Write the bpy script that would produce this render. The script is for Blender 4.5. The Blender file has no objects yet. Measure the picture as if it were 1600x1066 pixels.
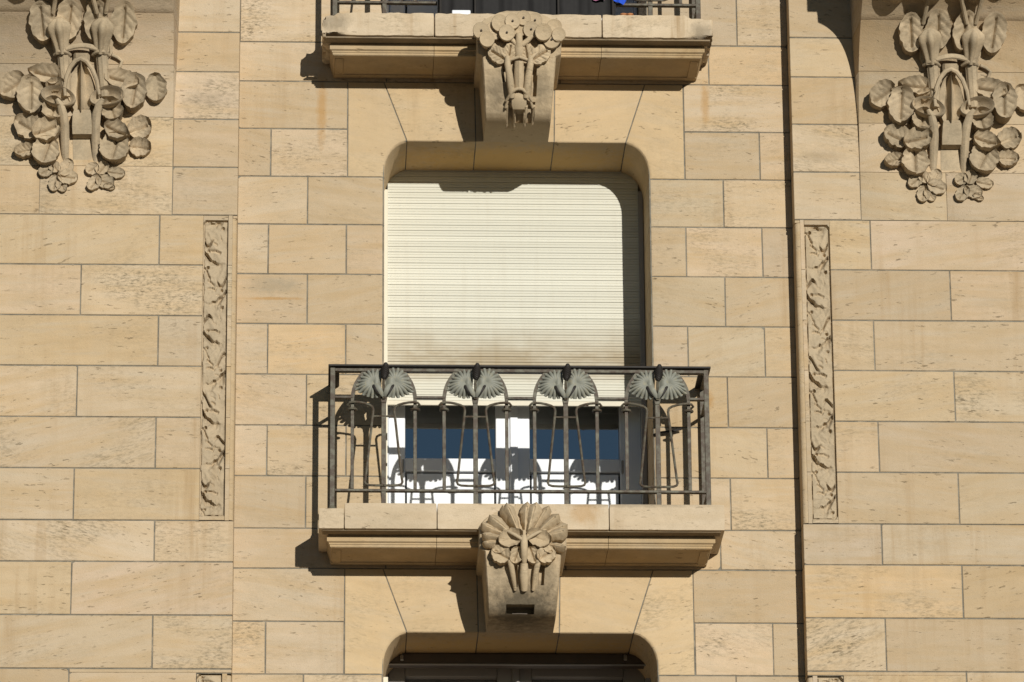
import bpy, bmesh, math, random
from mathutils import Vector, Matrix, noise
R = math.radians
PI = math.pi
random.seed(7)
scn = bpy.context.scene
C = scn.collection

# ------------------------------------------------------------------ camera, sky, sun, exposure
FPX = 7473.2                                   # focal length in pixels of the 1600 px wide photograph
CAM = Vector((-1.06134679, -24.74551122, -8.60898525))
ROT = Matrix(((0.9991585, -0.00663342, -0.04047578),
              (-0.04040894, -0.32832261, -0.9437009),
              (-0.00702915, 0.94454236, -0.32831438)))
cd = bpy.data.cameras.new('camera')
cam = bpy.data.objects.new('camera', cd); C.objects.link(cam)
cd.sensor_fit = 'HORIZONTAL'; cd.sensor_width = 36.0; cd.lens = 36.0 * FPX / 1600.0
cd.clip_start = 0.5; cd.clip_end = 2000
cam.matrix_world = Matrix.Translation(CAM) @ ROT.to_4x4()
scn.camera = cam

SUN = Vector((0.285, -1.0, 0.185)).normalized()   # direction towards the sun
SUN_EL = math.asin(SUN.z); SUN_AZ = math.atan2(SUN.x, SUN.y)
w = bpy.data.worlds.new('World'); scn.world = w; w.use_nodes = True
nt = w.node_tree
sky = nt.nodes.new('ShaderNodeTexSky'); sky.sky_type = 'NISHITA'; sky.sun_disc = False
sky.sun_elevation = SUN_EL; sky.sun_rotation = SUN_AZ % (2 * PI)
bg = nt.nodes['Background']; bg.inputs[1].default_value = 0.056
sky.air_density = 1.0; sky.dust_density = 0.0; sky.ozone_density = 2.5
nt.links.new(sky.outputs[0], bg.inputs[0])
sd = bpy.data.lights.new('sun', 'SUN'); sd.energy = 4.6; sd.angle = R(0.5); sd.color = (1.0, 0.95, 0.86)
so = bpy.data.objects.new('sun', sd); C.objects.link(so)
so.rotation_euler = SUN.to_track_quat('Z', 'Y').to_euler(); so.location = SUN * 30
scn.view_settings.view_transform = 'Standard'; scn.view_settings.look = 'None'
scn.view_settings.gamma = 1; scn.view_settings.use_curve_mapping = False
scn.view_settings.exposure = -0.17

def at(px, py, Y=0.0):
    """point of the plane y = Y that the photograph shows at pixel px, py (survey of the facade)"""
    r = ROT @ Vector(((px - 800) / FPX, -(py - 533) / FPX, -1))
    p = CAM + r * ((Y - CAM.y) / r.y)
    return p.x, p.z
def atf(px, py, fn):
    Y = fn(at(px, py, -.13)[1])
    for _ in range(8):
        x, z = at(px, py, Y); Y = fn(z)
    return x, Y, z
PX = 1 / 282.0                                 # metres per photograph pixel on the facade

# ------------------------------------------------------------------ materials
def mat(name):
    m = bpy.data.materials.new(name); m.use_nodes = True
    n = m.node_tree.nodes; b = n['Principled BSDF']
    return m, n, m.node_tree.links, b
def mathn(n, l, op, a, b=None, c=None, clamp=False):
    x = n.new('ShaderNodeMath'); x.operation = op; x.use_clamp = clamp
    for i, v in enumerate((a, b, c)):
        if v is None: continue
        if isinstance(v, (int, float)): x.inputs[i].default_value = v
        else: l.new(v, x.inputs[i])
    return x.outputs[0]
def mixc(n, l, f, a, b, mode='MIX'):
    x = n.new('ShaderNodeMix'); x.data_type = 'RGBA'; x.blend_type = mode
    for i, v in ((0, f), (6, a), (7, b)):
        if isinstance(v, (int, float)): x.inputs[i].default_value = v
        elif isinstance(v, tuple): x.inputs[i].default_value = (*v, 1)
        else: l.new(v, x.inputs[i])
    return x.outputs[2]
def ramp(n, l, f, stops, mode='LINEAR'):
    x = n.new('ShaderNodeValToRGB'); x.color_ramp.interpolation = mode
    e = x.color_ramp.elements
    while len(e) < len(stops): e.new(0.5)
    for i, (p, c) in enumerate(stops):
        e[i].position = p; e[i].color = (*c, 1) if isinstance(c, tuple) else (c, c, c, 1)
    l.new(f, x.inputs[0]); return x.outputs[0]
def noisen(n, l, vec, W, scale, detail=4, rough=.55):
    x = n.new('ShaderNodeTexNoise'); x.noise_dimensions = '4D'
    x.inputs['Scale'].default_value = scale; x.inputs['Detail'].default_value = detail
    x.inputs['Roughness'].default_value = rough
    l.new(vec, x.inputs['Vector'])
    if isinstance(W, (int, float)): x.inputs['W'].default_value = W
    else: l.new(W, x.inputs['W'])
    return x.outputs['Fac']
def maps(n, l, vec, sc, rot=(0, 0, 0)):
    x = n.new('ShaderNodeMapping'); x.inputs['Scale'].default_value = sc; x.inputs['Rotation'].default_value = rot
    l.new(vec, x.inputs['Vector']); return x.outputs[0]

def stone_mat(name, cols, grime=.45, pits=.8, strata=.5, soot=0.0, bump=.25, bumpd=.004, blots=(), drip=.42):
    m, n, l, b = mat(name)
    geo = n.new('ShaderNodeNewGeometry'); oi = n.new('ShaderNodeObjectInfo')
    pos = geo.outputs['Position']; rnd = oi.outputs['Random']
    W = mathn(n, l, 'MULTIPLY', rnd, 61.0)
    r2 = mathn(n, l, 'FRACT', mathn(n, l, 'MULTIPLY', rnd, 17.31))
    r3 = mathn(n, l, 'FRACT', mathn(n, l, 'MULTIPLY', rnd, 91.7))
    base = ramp(n, l, rnd, [(i / (len(cols) - 1), c) for i, c in enumerate(cols)])
    # bedding streaks, tilted a little differently in every block
    tilt = n.new('ShaderNodeVectorRotate'); tilt.rotation_type = 'Y_AXIS'
    l.new(pos, tilt.inputs['Vector'])
    l.new(mathn(n, l, 'MULTIPLY', mathn(n, l, 'POWER', mathn(n, l, 'SUBTRACT', r3, .5), 3), 2.2), tilt.inputs['Angle'])
    tv = tilt.outputs[0]
    s1 = noisen(n, l, maps(n, l, tv, (1.6, 1.6, 15)), W, 1.0, 5, .6)
    base = mixc(n, l, mathn(n, l, 'MULTIPLY', ramp(n, l, s1, [(.42, 0.0), (.7, 1.0)]), strata), base, (.47, .325, .165))
    s2 = noisen(n, l, maps(n, l, tv, (3, 3, 26)), mathn(n, l, 'ADD', W, 7), 1.0, 4, .6)
    base = mixc(n, l, mathn(n, l, 'MULTIPLY', ramp(n, l, s2, [(.5, 0.0), (.75, 1.0)]), strata * .75), base, (.5, .43, .33))
    # cloudy weathering
    c1 = noisen(n, l, maps(n, l, pos, (2.2, 2.2, 1.7)), mathn(n, l, 'ADD', W, 3), 1.0, 6, .62)
    base = mixc(n, l, mathn(n, l, 'MULTIPLY', ramp(n, l, c1, [(.36, 0.0), (.72, 1.0)]), .5), base, (.53, .43, .30))
    c2 = noisen(n, l, maps(n, l, tv, (9, 9, 17)), mathn(n, l, 'ADD', W, 41), 1.0, 6, .7)
    base = mixc(n, l, mathn(n, l, 'MULTIPLY', ramp(n, l, c2, [(.38, 0.0), (.66, 1.0)]), .32), base, (.40, .315, .20))
    c3 = noisen(n, l, maps(n, l, pos, (150, 150, 190)), W, 1.0, 3, .7)
    base = mixc(n, l, mathn(n, l, 'MULTIPLY', ramp(n, l, c3, [(.5, 0.0), (.72, 1.0)]), .30), base, (.34, .27, .17))
    vv = n.new('ShaderNodeMapRange'); l.new(r2, vv.inputs[0]); vv.inputs[3].default_value = .91; vv.inputs[4].default_value = 1.08
    cb = n.new('ShaderNodeCombineColor')
    for i_ in range(3): l.new(vv.outputs[0], cb.inputs[i_])
    base = mixc(n, l, 1.0, base, cb.outputs[0], 'MULTIPLY')
    # grey lichen patches broken into specks
    g1 = noisen(n, l, maps(n, l, tv, (2.4, 2.4, 4.5)), mathn(n, l, 'ADD', W, 11), 1.0, 3, .5)
    g2 = noisen(n, l, maps(n, l, tv, (30, 30, 88)), mathn(n, l, 'ADD', W, 5), 1.0, 5, .75)
    gate = mathn(n, l, 'MULTIPLY', ramp(n, l, g1, [(.44, 0.0), (.62, 1.0)]), ramp(n, l, r2, [(.0, .25), (.72, .6), (.93, 1.5)]))
    gs = mathn(n, l, 'MULTIPLY', gate, ramp(n, l, g2, [(.46, 0.0), (.66, 1.0)]))
    base = mixc(n, l, mathn(n, l, 'MULTIPLY', gs, grime), base, (.15, .125, .08))
    # drip streaks
    d1 = noisen(n, l, maps(n, l, pos, (17, 17, 1.0)), mathn(n, l, 'ADD', W, 23), 1.0, 4, .6)
    d2 = noisen(n, l, maps(n, l, pos, (1.3, 1.3, .8)), 9.0, 1.0, 3, .5)
    ds = mathn(n, l, 'MULTIPLY', ramp(n, l, d1, [(.5, 0.0), (.74, 1.0)]), ramp(n, l, d2, [(.46, 0.0), (.68, 1.0)]))
    base = mixc(n, l, mathn(n, l, 'MULTIPLY', ds, drip * (grime / .45)), base, (.33, .215, .105))
    big = noisen(n, l, maps(n, l, pos, (.55, .55, .8)), 14.0, 1.0, 5, .6)
    base = mixc(n, l, mathn(n, l, 'MULTIPLY', ramp(n, l, big, [(.45, 0.0), (.68, 1.0)]), .22), base, (.40, .315, .205))
    # long open pits
    p1 = noisen(n, l, maps(n, l, tv, (21, 21, 85)), mathn(n, l, 'ADD', W, 31), 1.0, 3, .55)
    p2 = noisen(n, l, maps(n, l, tv, (5, 5, 9)), mathn(n, l, 'ADD', W, 37), 1.0, 2, .5)
    pm = mathn(n, l, 'MULTIPLY', ramp(n, l, p1, [(.625, 0.0), (.69, 1.0)]), ramp(n, l, p2, [(.44, 0.05), (.62, 1.0)]))
    base = mixc(n, l, mathn(n, l, 'MULTIPLY', pm, pits), base, (.115, .08, .045))
    if soot:
        k1 = noisen(n, l, maps(n, l, pos, (7, 7, 5)), 2.0, 1.0, 6, .65)
        k2 = noisen(n, l, maps(n, l, pos, (60, 60, 60)), 4.0, 1.0, 3, .7)
        kk = mathn(n, l, 'MULTIPLY', ramp(n, l, k1, [(.36, 0.0), (.58, 1.0)]), ramp(n, l, k2, [(.3, .55), (.6, 1.0)]))
        base = mixc(n, l, mathn(n, l, 'MULTIPLY', kk, soot), base, (.13, .115, .085))
    for (bc, br, amt, *bcol) in blots:                   # a blotch of soot, stain or painted bounce light with a ragged edge
        vm = n.new('ShaderNodeVectorMath'); vm.operation = 'SUBTRACT'; l.new(pos, vm.inputs[0]); vm.inputs[1].default_value = bc
        v2 = n.new('ShaderNodeVectorMath'); v2.operation = 'DIVIDE'; l.new(vm.outputs[0], v2.inputs[0]); v2.inputs[1].default_value = br
        v3 = n.new('ShaderNodeVectorMath'); v3.operation = 'LENGTH'; l.new(v2.outputs[0], v3.inputs[0])
        k3 = noisen(n, l, maps(n, l, pos, (26, 26, 18)), 6.0, 1.0, 6, .7)
        e = mathn(n, l, 'ADD', v3.outputs['Value'], mathn(n, l, 'MULTIPLY', mathn(n, l, 'SUBTRACT', k3, .5), 1.5))
        base = mixc(n, l, mathn(n, l, 'MULTIPLY', ramp(n, l, e, [(.35, 1.0), (1.0, 0.0)]), amt), base, bcol[0] if bcol else (.10, .085, .06))
    l.new(base, b.inputs['Base Color'])
    b.inputs['Roughness'].default_value = .9
    b.inputs['Specular IOR Level'].default_value = .12
    f1 = noisen(n, l, maps(n, l, pos, (120, 120, 160)), W, 1.0, 4, .65)
    hgt = mathn(n, l, 'SUBTRACT', f1, mathn(n, l, 'MULTIPLY', pm, 1.6))
    bp = n.new('ShaderNodeBump'); bp.inputs['Strength'].default_value = bump; bp.inputs['Distance'].default_value = bumpd
    l.new(hgt, bp.inputs['Height']); l.new(bp.outputs[0], b.inputs['Normal'])
    return m

def plain_mat(name, col, rough=.6, var=.12, scale=9, metal=0.0, spec=.3, col2=None, bump=0.0, thr=(.45, .7), stretch=(1, 1, 1)):
    m, n, l, b = mat(name)
    geo = n.new('ShaderNodeNewGeometry'); oi = n.new('ShaderNodeObjectInfo')
    W = mathn(n, l, 'MULTIPLY', oi.outputs['Random'], 40.0)
    f = noisen(n, l, maps(n, l, geo.outputs['Position'], stretch), W, scale, 5, .6)
    dark = tuple(c * (1 - var * 2) for c in col)
    base = mixc(n, l, ramp(n, l, f, [(.3, 0.0), (.7, 1.0)]), dark, col)
    if col2:
        f2 = noisen(n, l, maps(n, l, geo.outputs['Position'], stretch), mathn(n, l, 'ADD', W, 5), scale * 2.3, 5, .65)
        base = mixc(n, l, ramp(n, l, f2, [(thr[0], 0.0), (thr[1], 1.0)]), base, col2)
    l.new(base, b.inputs['Base Color'])
    b.inputs['Roughness'].default_value = rough; b.inputs['Metallic'].default_value = metal
    b.inputs['Specular IOR Level'].default_value = spec
    if bump:
        bp = n.new('ShaderNodeBump'); bp.inputs['Strength'].default_value = bump; bp.inputs['Distance'].default_value = .002
        l.new(noisen(n, l, geo.outputs['Position'], 0.0, scale * 14, 3, .6), bp.inputs['Height'])
        l.new(bp.outputs[0], b.inputs['Normal'])
    return m

P0 = -.13
BL = [(.50, .39, .26), (.54, .43, .30), (.57, .42, .245), (.50, .41, .285), (.57, .46, .335), (.56, .40, .23), (.48, .39, .28), (.59, .445, .30), (.49, .375, .235), (.57, .445, .33), (.53, .405, .25), (.56, .455, .34)]
M = {}
RUST = (.40, .215, .06)
M['wall'] = stone_mat('wall_stone', BL, grime=.62, pits=.72, strata=.85, drip=.55, bump=.55, bumpd=.005,
                      blots=(((-1.05, 0, 1.36), (.035, .3, .26), .55, RUST), ((1.09, 0, 1.42), (.03, .3, .16), .5, RUST), ((1.06, 0, -.34), (.05, .3, .07), .6, RUST), ((-1.31, 0, .315), (.20, .3, .062), .38, (.24, .215, .16)), ((-1.31, 0, .238), (.21, .3, .012), .6, RUST),
                             ((-2.65, -.25, 1.62), (.42, .4, .42), .36, (.22, .185, .13)), ((2.30, -.25, 1.70), (.34, .4, .34), .28, (.24, .20, .14)),
                             ((-1.68, P0, 1.36), (.16, .3, .06), .22), ((1.72, P0, 1.05), (.16, .3, .05), .2)))
M['ledge'] = stone_mat('ledge_stone', [(.62, .505, .36), (.66, .545, .40), (.60, .48, .335)], grime=.55, pits=.7, strata=.3, soot=.08, bump=.4, bumpd=.007, drip=.8, blots=(((.36, -.45, -1.12), (.10, .3, .09), .5, (.42, .25, .10)), ((-.98, -.45, 1.70), (.10, .3, .07), .45), ((1.05, -.45, 1.66), (.09, .3, .08), .5), ((.62, -.45, -1.075), (.45, .3, .02), .35)))
M['carved'] = stone_mat('carved_stone', [(.55, .44, .295), (.57, .455, .31), (.53, .425, .285)], grime=.5, pits=.3, strata=.15, soot=.46, bump=.4, bumpd=.005)
M['strip'] = stone_mat('strip_stone', [(.51, .41, .275), (.53, .425, .29)], grime=.5, pits=.25, strata=.15, soot=.2, bump=.4, bumpd=.005)
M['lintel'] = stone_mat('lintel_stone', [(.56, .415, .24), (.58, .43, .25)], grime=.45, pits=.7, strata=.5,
                        blots=(((.03, .28, 1.172), (.95, .26, .05), .62, (.60, .375, .12)), ((.03, .28, 1.172 - 2.831), (.95, .26, .05), .62, (.60, .375, .12))))  # warm bounce light painted on the soffits of both window heads
M['soffit_shade'] = stone_mat('soffit_shade_stone', [(.20, .135, .075), (.22, .15, .085)], grime=.6, pits=.4, strata=.2, soot=.5)  # dark stone colour that paints the shade under the ledges
M['mould'] = stone_mat('stained_stone', [(.50, .35, .18), (.47, .33, .175)], grime=.6, pits=.5, strata=.4, soot=.22, bump=.35, bumpd=.006, drip=.7)
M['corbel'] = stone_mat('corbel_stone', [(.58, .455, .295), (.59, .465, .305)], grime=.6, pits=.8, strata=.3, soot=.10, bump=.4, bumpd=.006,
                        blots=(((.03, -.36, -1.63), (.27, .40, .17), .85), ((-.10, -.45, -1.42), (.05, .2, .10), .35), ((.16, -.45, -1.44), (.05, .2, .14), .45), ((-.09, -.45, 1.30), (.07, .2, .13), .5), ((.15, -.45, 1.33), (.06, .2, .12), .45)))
M['mortar'] = plain_mat('mortar', (.25, .23, .185), .95, .28, 9, col2=(.34, .29, .215), thr=(.52, .72))
M['cream'] = plain_mat('cream_paint', (.70, .655, .53), .55, .06, 3)
M['white'] = plain_mat('white_plastic', (.80, .83, .87), .35, .02, 4)
M['grey_alu'] = plain_mat('grey_aluminium', (.32, .30, .28), .5, .05, 6)
M['brown'] = plain_mat('brown_paint', (.10, .075, .055), .6, .1, 10)
M['iron'] = plain_mat('painted_iron', (.16, .15, .11), .55, .22, 14, col2=(.066, .046, .03), thr=(.40, .58), bump=.3)
M['iron_leaf'] = plain_mat('weathered_iron_leaf', (.255, .26, .22), .6, .1, 24, col2=(.33, .30, .20), thr=(.52, .76), bump=.2)
M['iron_dark'] = plain_mat('blackened_iron', (.028, .024, .021), .6, .15, 30)
M['curtain'] = plain_mat('blue_grey_curtain', (.17, .19, .235), .8, .05, 8, stretch=(6, 1, .3))
M['dark'] = plain_mat('dark_interior', (.02, .019, .018), .9, .1, 3)
M['screen'] = plain_mat('black_mesh', (.012, .011, .011), .7, .2, 40)
M['blue'] = plain_mat('blue_cloth', (.02, .09, .62), .8, .1, 20)
M['pink'] = plain_mat('pink_cloth', (.42, .16, .28), .8, .1, 20)
M['terracotta'] = plain_mat('terracotta', (.50, .22, .09), .8, .1, 20)
M['asphalt'] = plain_mat('asphalt', (.13, .12, .105), .9, .15, 3)
M['paving'] = plain_mat('paving_stone', (.34, .29, .23), .9, .12, 2)
M['hook'] = plain_mat('steel_hook', (.38, .36, .33), .45, .1, 20, metal=.4)
# shutter: cream paint with a band of street dirt above the rail
m, n, l, b = mat('shutter_cream')
geo = n.new('ShaderNodeNewGeometry'); oi = n.new('ShaderNodeObjectInfo'); sx = n.new('ShaderNodeSeparateXYZ')
l.new(geo.outputs['Position'], sx.inputs[0])
band = ramp(n, l, mathn(n, l, 'MULTIPLY_ADD', sx.outputs['Z'], 1.0, .5), [(.40, 0.0), (.47, 1.0), (.56, 1.0), (.78, 0.0)])
dn = noisen(n, l, maps(n, l, geo.outputs['Position'], (3, 3, 7)), 1.0, 1.0, 6, .65)
vd = noisen(n, l, maps(n, l, geo.outputs['Position'], (22, 22, 2)), 2.0, 1.0, 4, .6)
dm = mathn(n, l, 'MULTIPLY', band, ramp(n, l, dn, [(.2, 0.15), (.56, 1.0)]))
dm = mathn(n, l, 'ADD', mathn(n, l, 'MULTIPLY', dm, .85), mathn(n, l, 'MULTIPLY', ramp(n, l, vd, [(.5, 0.0), (.75, 1.0)]), .10), clamp=True)
bs = mixc(n, l, oi.outputs['Random'], (.58, .57, .485), (.66, .65, .56))
l.new(mixc(n, l, dm, bs, (.34, .27, .165)), b.inputs['Base Color']); b.inputs['Roughness'].default_value = .55
b.inputs['Specular IOR Level'].default_value = .25
M['shutter'] = m
# window pane: see-through glass with a faint reflection
m, n, l, b = mat('window_glass'); n.remove(b)
tr = n.new('ShaderNodeBsdfTransparent'); tr.inputs[0].default_value = (.86, .88, .9, 1)
gl = n.new('ShaderNodeBsdfGlossy'); gl.inputs['Roughness'].default_value = .02
fr = n.new('ShaderNodeFresnel'); fr.inputs[0].default_value = 4.6   # coated double glazing
mx = n.new('ShaderNodeMixShader'); l.new(fr.outputs[0], mx.inputs[0]); l.new(tr.outputs[0], mx.inputs[1]); l.new(gl.outputs[0], mx.inputs[2])
l.new(mx.outputs[0], n['Material Output'].inputs[0])
M['glass'] = m

# ------------------------------------------------------------------ mesh helpers
class MB:
    def __init__(s): s.v = []; s.f = []
    def add(s, vs, fs):
        o = len(s.v); s.v += [tuple(v) for v in vs]; s.f += [tuple(i + o for i in f) for f in fs]; return s
    def box(s, x0, x1, y0, y1, z0, z1):
        return s.add([(x, y, z) for x in (x0, x1) for y in (y0, y1) for z in (z0, z1)],
                     [(0, 1, 3, 2), (4, 6, 7, 5), (0, 4, 5, 1), (2, 3, 7, 6), (0, 2, 6, 4), (1, 5, 7, 3)])
    def grid(s, pts, closed=False):
        """pts: rows of equal length"""
        o = len(s.v); R_, K = len(pts), len(pts[0])
        for r in pts: s.v += [tuple(p) for p in r]
        for i in range(R_ - 1):
            for j in range(K if closed else K - 1):
                k = (j + 1) % K
                s.f.append((o + i * K + j, o + i * K + k, o + (i + 1) * K + k, o + (i + 1) * K + j))
        return s
    def prism(s, poly, y0, y1):
        k = len(poly)
        vs = [(x, y0, z) for x, z in poly] + [(x, y1, z) for x, z in poly]
        fs = [tuple(range(k)), tuple(range(2 * k - 1, k - 1, -1))] + [(i, (i + 1) % k, k + (i + 1) % k, k + i) for i in range(k)]
        return s.add(vs, fs)
    def tube(s, path, rad, k=8, flute=0.0, nfl=6, squash=1.0, caps=True, spin=0.0):
        P = [Vector(p) for p in path]
        if isinstance(rad, (int, float)): rad = [rad] * len(P)
        rows = []; up = None
        for i, p in enumerate(P):
            t = (P[min(i + 1, len(P) - 1)] - P[max(i - 1, 0)]).normalized()
            if up is None:
                up = Vector((0, -1, 0)) if abs(t.y) < .8 else Vector((0, 0, 1))
            a = (up - t * up.dot(t)).normalized(); up = a
            c = t.cross(a)
            rows.append([p + (a * math.cos(q) * squash + c * math.sin(q)) * rad[i] * (1 + flute * math.cos(nfl * q))
                         for q in [spin + 2 * PI * j / k for j in range(k)]])
        o = len(s.v); s.grid(rows, closed=True)
        if caps:
            s.f.append(tuple(o + j for j in range(k))); e = o + (len(P) - 1) * k
            s.f.append(tuple(e + j for j in range(k - 1, -1, -1)))
        return s
    def build(s, name, m, parent=None, bevel=0.0, seg=1, smooth=True, angle=38, bevel_sel=None):
        me = bpy.data.meshes.new(name); bm = bmesh.new()
        off = Vector(parent_loc(parent)) if parent else Vector((0, 0, 0))
        vs = [bm.verts.new(Vector(v) - off) for v in s.v]
        for f in s.f:
            try: bm.faces.new([vs[i] for i in f])
            except ValueError: pass
        bmesh.ops.recalc_face_normals(bm, faces=bm.faces)
        if bevel_sel:
            for fn, r, sg in bevel_sel:
                es = [e for e in bm.edges if fn(e.verts[0].co + off, e.verts[1].co + off)]
                if es: bmesh.ops.bevel(bm, geom=es, offset=r, segments=sg, profile=.5, affect='EDGES', clamp_overlap=True)
        if bevel: bmesh.ops.bevel(bm, geom=bm.edges[:], offset=bevel, segments=seg, profile=.5, affect='EDGES', clamp_overlap=True)
        bm.to_mesh(me); bm.free()
        if smooth:
            me.polygons.foreach_set('use_smooth', [True] * len(me.polygons)); me.set_sharp_from_angle(angle=R(angle))
        me.materials.append(m)
        return link(name, me, parent)
ORIGIN = {}
def parent_loc(p): return ORIGIN.get(p.name, (0, 0, 0))
def link(name, me, parent=None):
    o = bpy.data.objects.new(name, me); C.objects.link(o)
    if parent:
        o.parent = parent; ORIGIN[o.name] = parent_loc(parent)
    return o
def tag(o, label, cat, group=None):
    o['label'] = label; o['category'] = cat
    if group: o['group'] = group
    return o
def thing(name, loc, label, cat, group=None):
    o = bpy.data.objects.new(name, None); C.objects.link(o); o.location = loc; o.empty_display_size = .1
    ORIGIN[o.name] = tuple(loc)
    return tag(o, label, cat, group)
def part_empty(name, parent):
    o = bpy.data.objects.new(name, None); C.objects.link(o); o.parent = parent; ORIGIN[o.name] = parent_loc(parent); return o
def copy_tree(o, parent=None):
    c = o.copy(); C.objects.link(c)
    if parent: c.parent = parent
    for ch in list(o.children): copy_tree(ch, c)
    return c
def lerp(a, b, t): return a + (b - a) * t
def nz(x, y, z): return noise.noise(Vector((x, y, z)))
def sstep(a, b, x):
    t = max(0, min(1, (x - a) / (b - a))); return t * t * (3 - 2 * t)

# ------------------------------------------------------------------ ground
g = MB().box(-400, 400, -400, -3.2, -10.6, -10.2).build('road', M['asphalt']); g['kind'] = 'structure'
g = MB().box(-400, 400, -3.2, 40, -10.6, -10.07).build('pavement', M['paving'], bevel=.02); g['kind'] = 'structure'

# ------------------------------------------------------------------ the wall
GAP = .0032
P = -.13                                         # front plane of the side piers
XL, XR = -1.51, 1.56                             # edges of the centre bay
OL, OR = -.70, .765                              # window opening
FL = 2.831                                       # storey height
ZC = [2.62, 2.335, 2.05, 1.762, 1.525, 1.241, .957, .6745, .3825, .092, -.2, -.4925, -.782, -1.078, -1.303, -1.60, -1.892, -2.17, -2.46]
TOPZ, BOTZ = 2.62, -2.46
wall = thing('stone_wall', (0, .25, BOTZ), 'flat middle bay of pale tan stone blocks behind both balconies', 'wall')

def front_edge(y0, sel=None):
    def fn(a, b):
        if abs(a.y - y0) > 1e-4 or abs(b.y - y0) > 1e-4: return False
        return sel is None or sel(a, b)
    return fn
def stone(parent, poly, y0, y1, round_sel=None, rr=.022, name='stone', mt='wall', chip=.0022):
    y0 += random.uniform(-.0012, .0012)
    mb = MB().prism(poly, y0, y1)
    sel = []
    if round_sel: sel.append((front_edge(y0, round_sel), rr, 3))
    sel.append((front_edge(y0), chip, 1))
    return mb.build(name, M[mt], parent, bevel_sel=sel, angle=30)
def rect(x0, x1, z0, z1, g=GAP):
    q = lambda: g * random.uniform(.75, 1.35)
    fl = lambda x: 0.0 if abs(x - XL) < 1e-6 or abs(x - XR) < 1e-6 else q()
    c = [(x0 + fl(x0), z0 + q()), (x1 - fl(x1), z0 + q()), (x1 - fl(x1), z1 - q()), (x0 + fl(x0), z1 - q())]
    if random.random() < .22:                     # a chipped corner
        i = random.randrange(4); p, a, b = Vector(c[i]), Vector(c[i - 1]), Vector(c[(i + 1) % 4])
        u, v = random.uniform(.006, .016), random.uniform(.006, .02)
        c[i:i + 1] = [tuple(p + (a - p).normalized() * u), tuple(p + (a - p).normalized() * u * .45 + (b - p).normalized() * v * .4), tuple(p + (b - p).normalized() * v)]
    return c
def X0(px, py, Y=0.0): return at(px, py, Y)[0]

JL = {3: [], 4: [], 5: [(543, 165)], 6: [(423, 238), (543, 238)], 7: [(480.5, 312)], 8: [(419, 388), (541, 388)], 9: [(480, 465)],
      10: [(418, 543), (540, 543)], 11: [(478.5, 622)], 12: [(417, 702), (540.5, 702)], 13: [(477.5, 783)], 14: [], 15: [(538.5, 930)],
      16: [(414.5, 1012), (537.5, 1012)], 17: [(474, 1060)], 2: [(440, 30)], 1: [], 18: [(412, 1080)]}
JR = {3: [(1151, 38)], 4: [(1107, 104)], 5: [(1068, 170)], 6: [(1069.5, 245), (1187, 245)], 7: [(1130.5, 318)], 8: [(1072, 394), (1191, 394)],
      9: [(1133, 472)], 10: [(1075, 550), (1195, 550)], 11: [(1137, 629)], 12: [(1079, 708), (1199, 708)], 13: [(1141.5, 788)], 14: [(1126, 860)],
      15: [(1083, 930)], 16: [(1086, 1013), (1208, 1013)], 17: [(1150, 1060)], 2: [(1100, 10)], 1: [], 18: [(1090, 1080)]}
def at_open(a, b):
    return (abs(a.x - (OL - .001)) < .003 and abs(b.x - (OL - .001)) < .003) or (abs(a.x - (OR + .001)) < .003 and abs(b.x - (OR + .001)) < .003)
LINT = [1.172, 1.172 - FL]
for k in range(1, len(ZC)):
    zt, zb = ZC[k - 1], ZC[k]
    lint_zone = k in (5, 6, 15, 16)
    spandrel = k in (4, 14)                        # course right under each balcony slab
    lj = [X0(*q) for q in JL.get(k, [])]; rj = [X0(*q) for q in JR.get(k, [])]
    if spandrel:
        xs = [XL] + lj + [-.69, .28] + rj + [XR]
    if lint_zone:
        ls = [XL] + [x for x in lj]; rs = [x for x in rj] + [XR]
        for a, b_ in zip(ls[:-1], ls[1:]): stone(wall, rect(a, b_, zb, zt), 0, .08)
        for a, b_ in zip(rs[:-1], rs[1:]): stone(wall, rect(a, b_, zb, zt), 0, .08)
    elif spandrel:
        for a, b_ in zip(xs[:-1], xs[1:]): stone(wall, rect(a, b_, zb, zt), 0, .08)
    else:
        ls = [XL] + lj; rs = rj + [XR]
        for a, b_ in zip(ls[:-1], ls[1:]): stone(wall, rect(a, b_, zb, zt), 0, .08)
        for a, b_ in zip(rs[:-1], rs[1:]): stone(wall, rect(a, b_, zb, zt), 0, .08)
        stone(wall, [(ls[-1] + GAP, zb + GAP), (OL - .001, zb + GAP), (OL - .001, zt - GAP), (ls[-1] + GAP, zt - GAP)], 0, .72, at_open)
        stone(wall, [(OR + .001, zb + GAP), (rs[0] - GAP, zb + GAP), (rs[0] - GAP, zt - GAP), (OR + .001, zt - GAP)], 0, .72, at_open)
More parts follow.
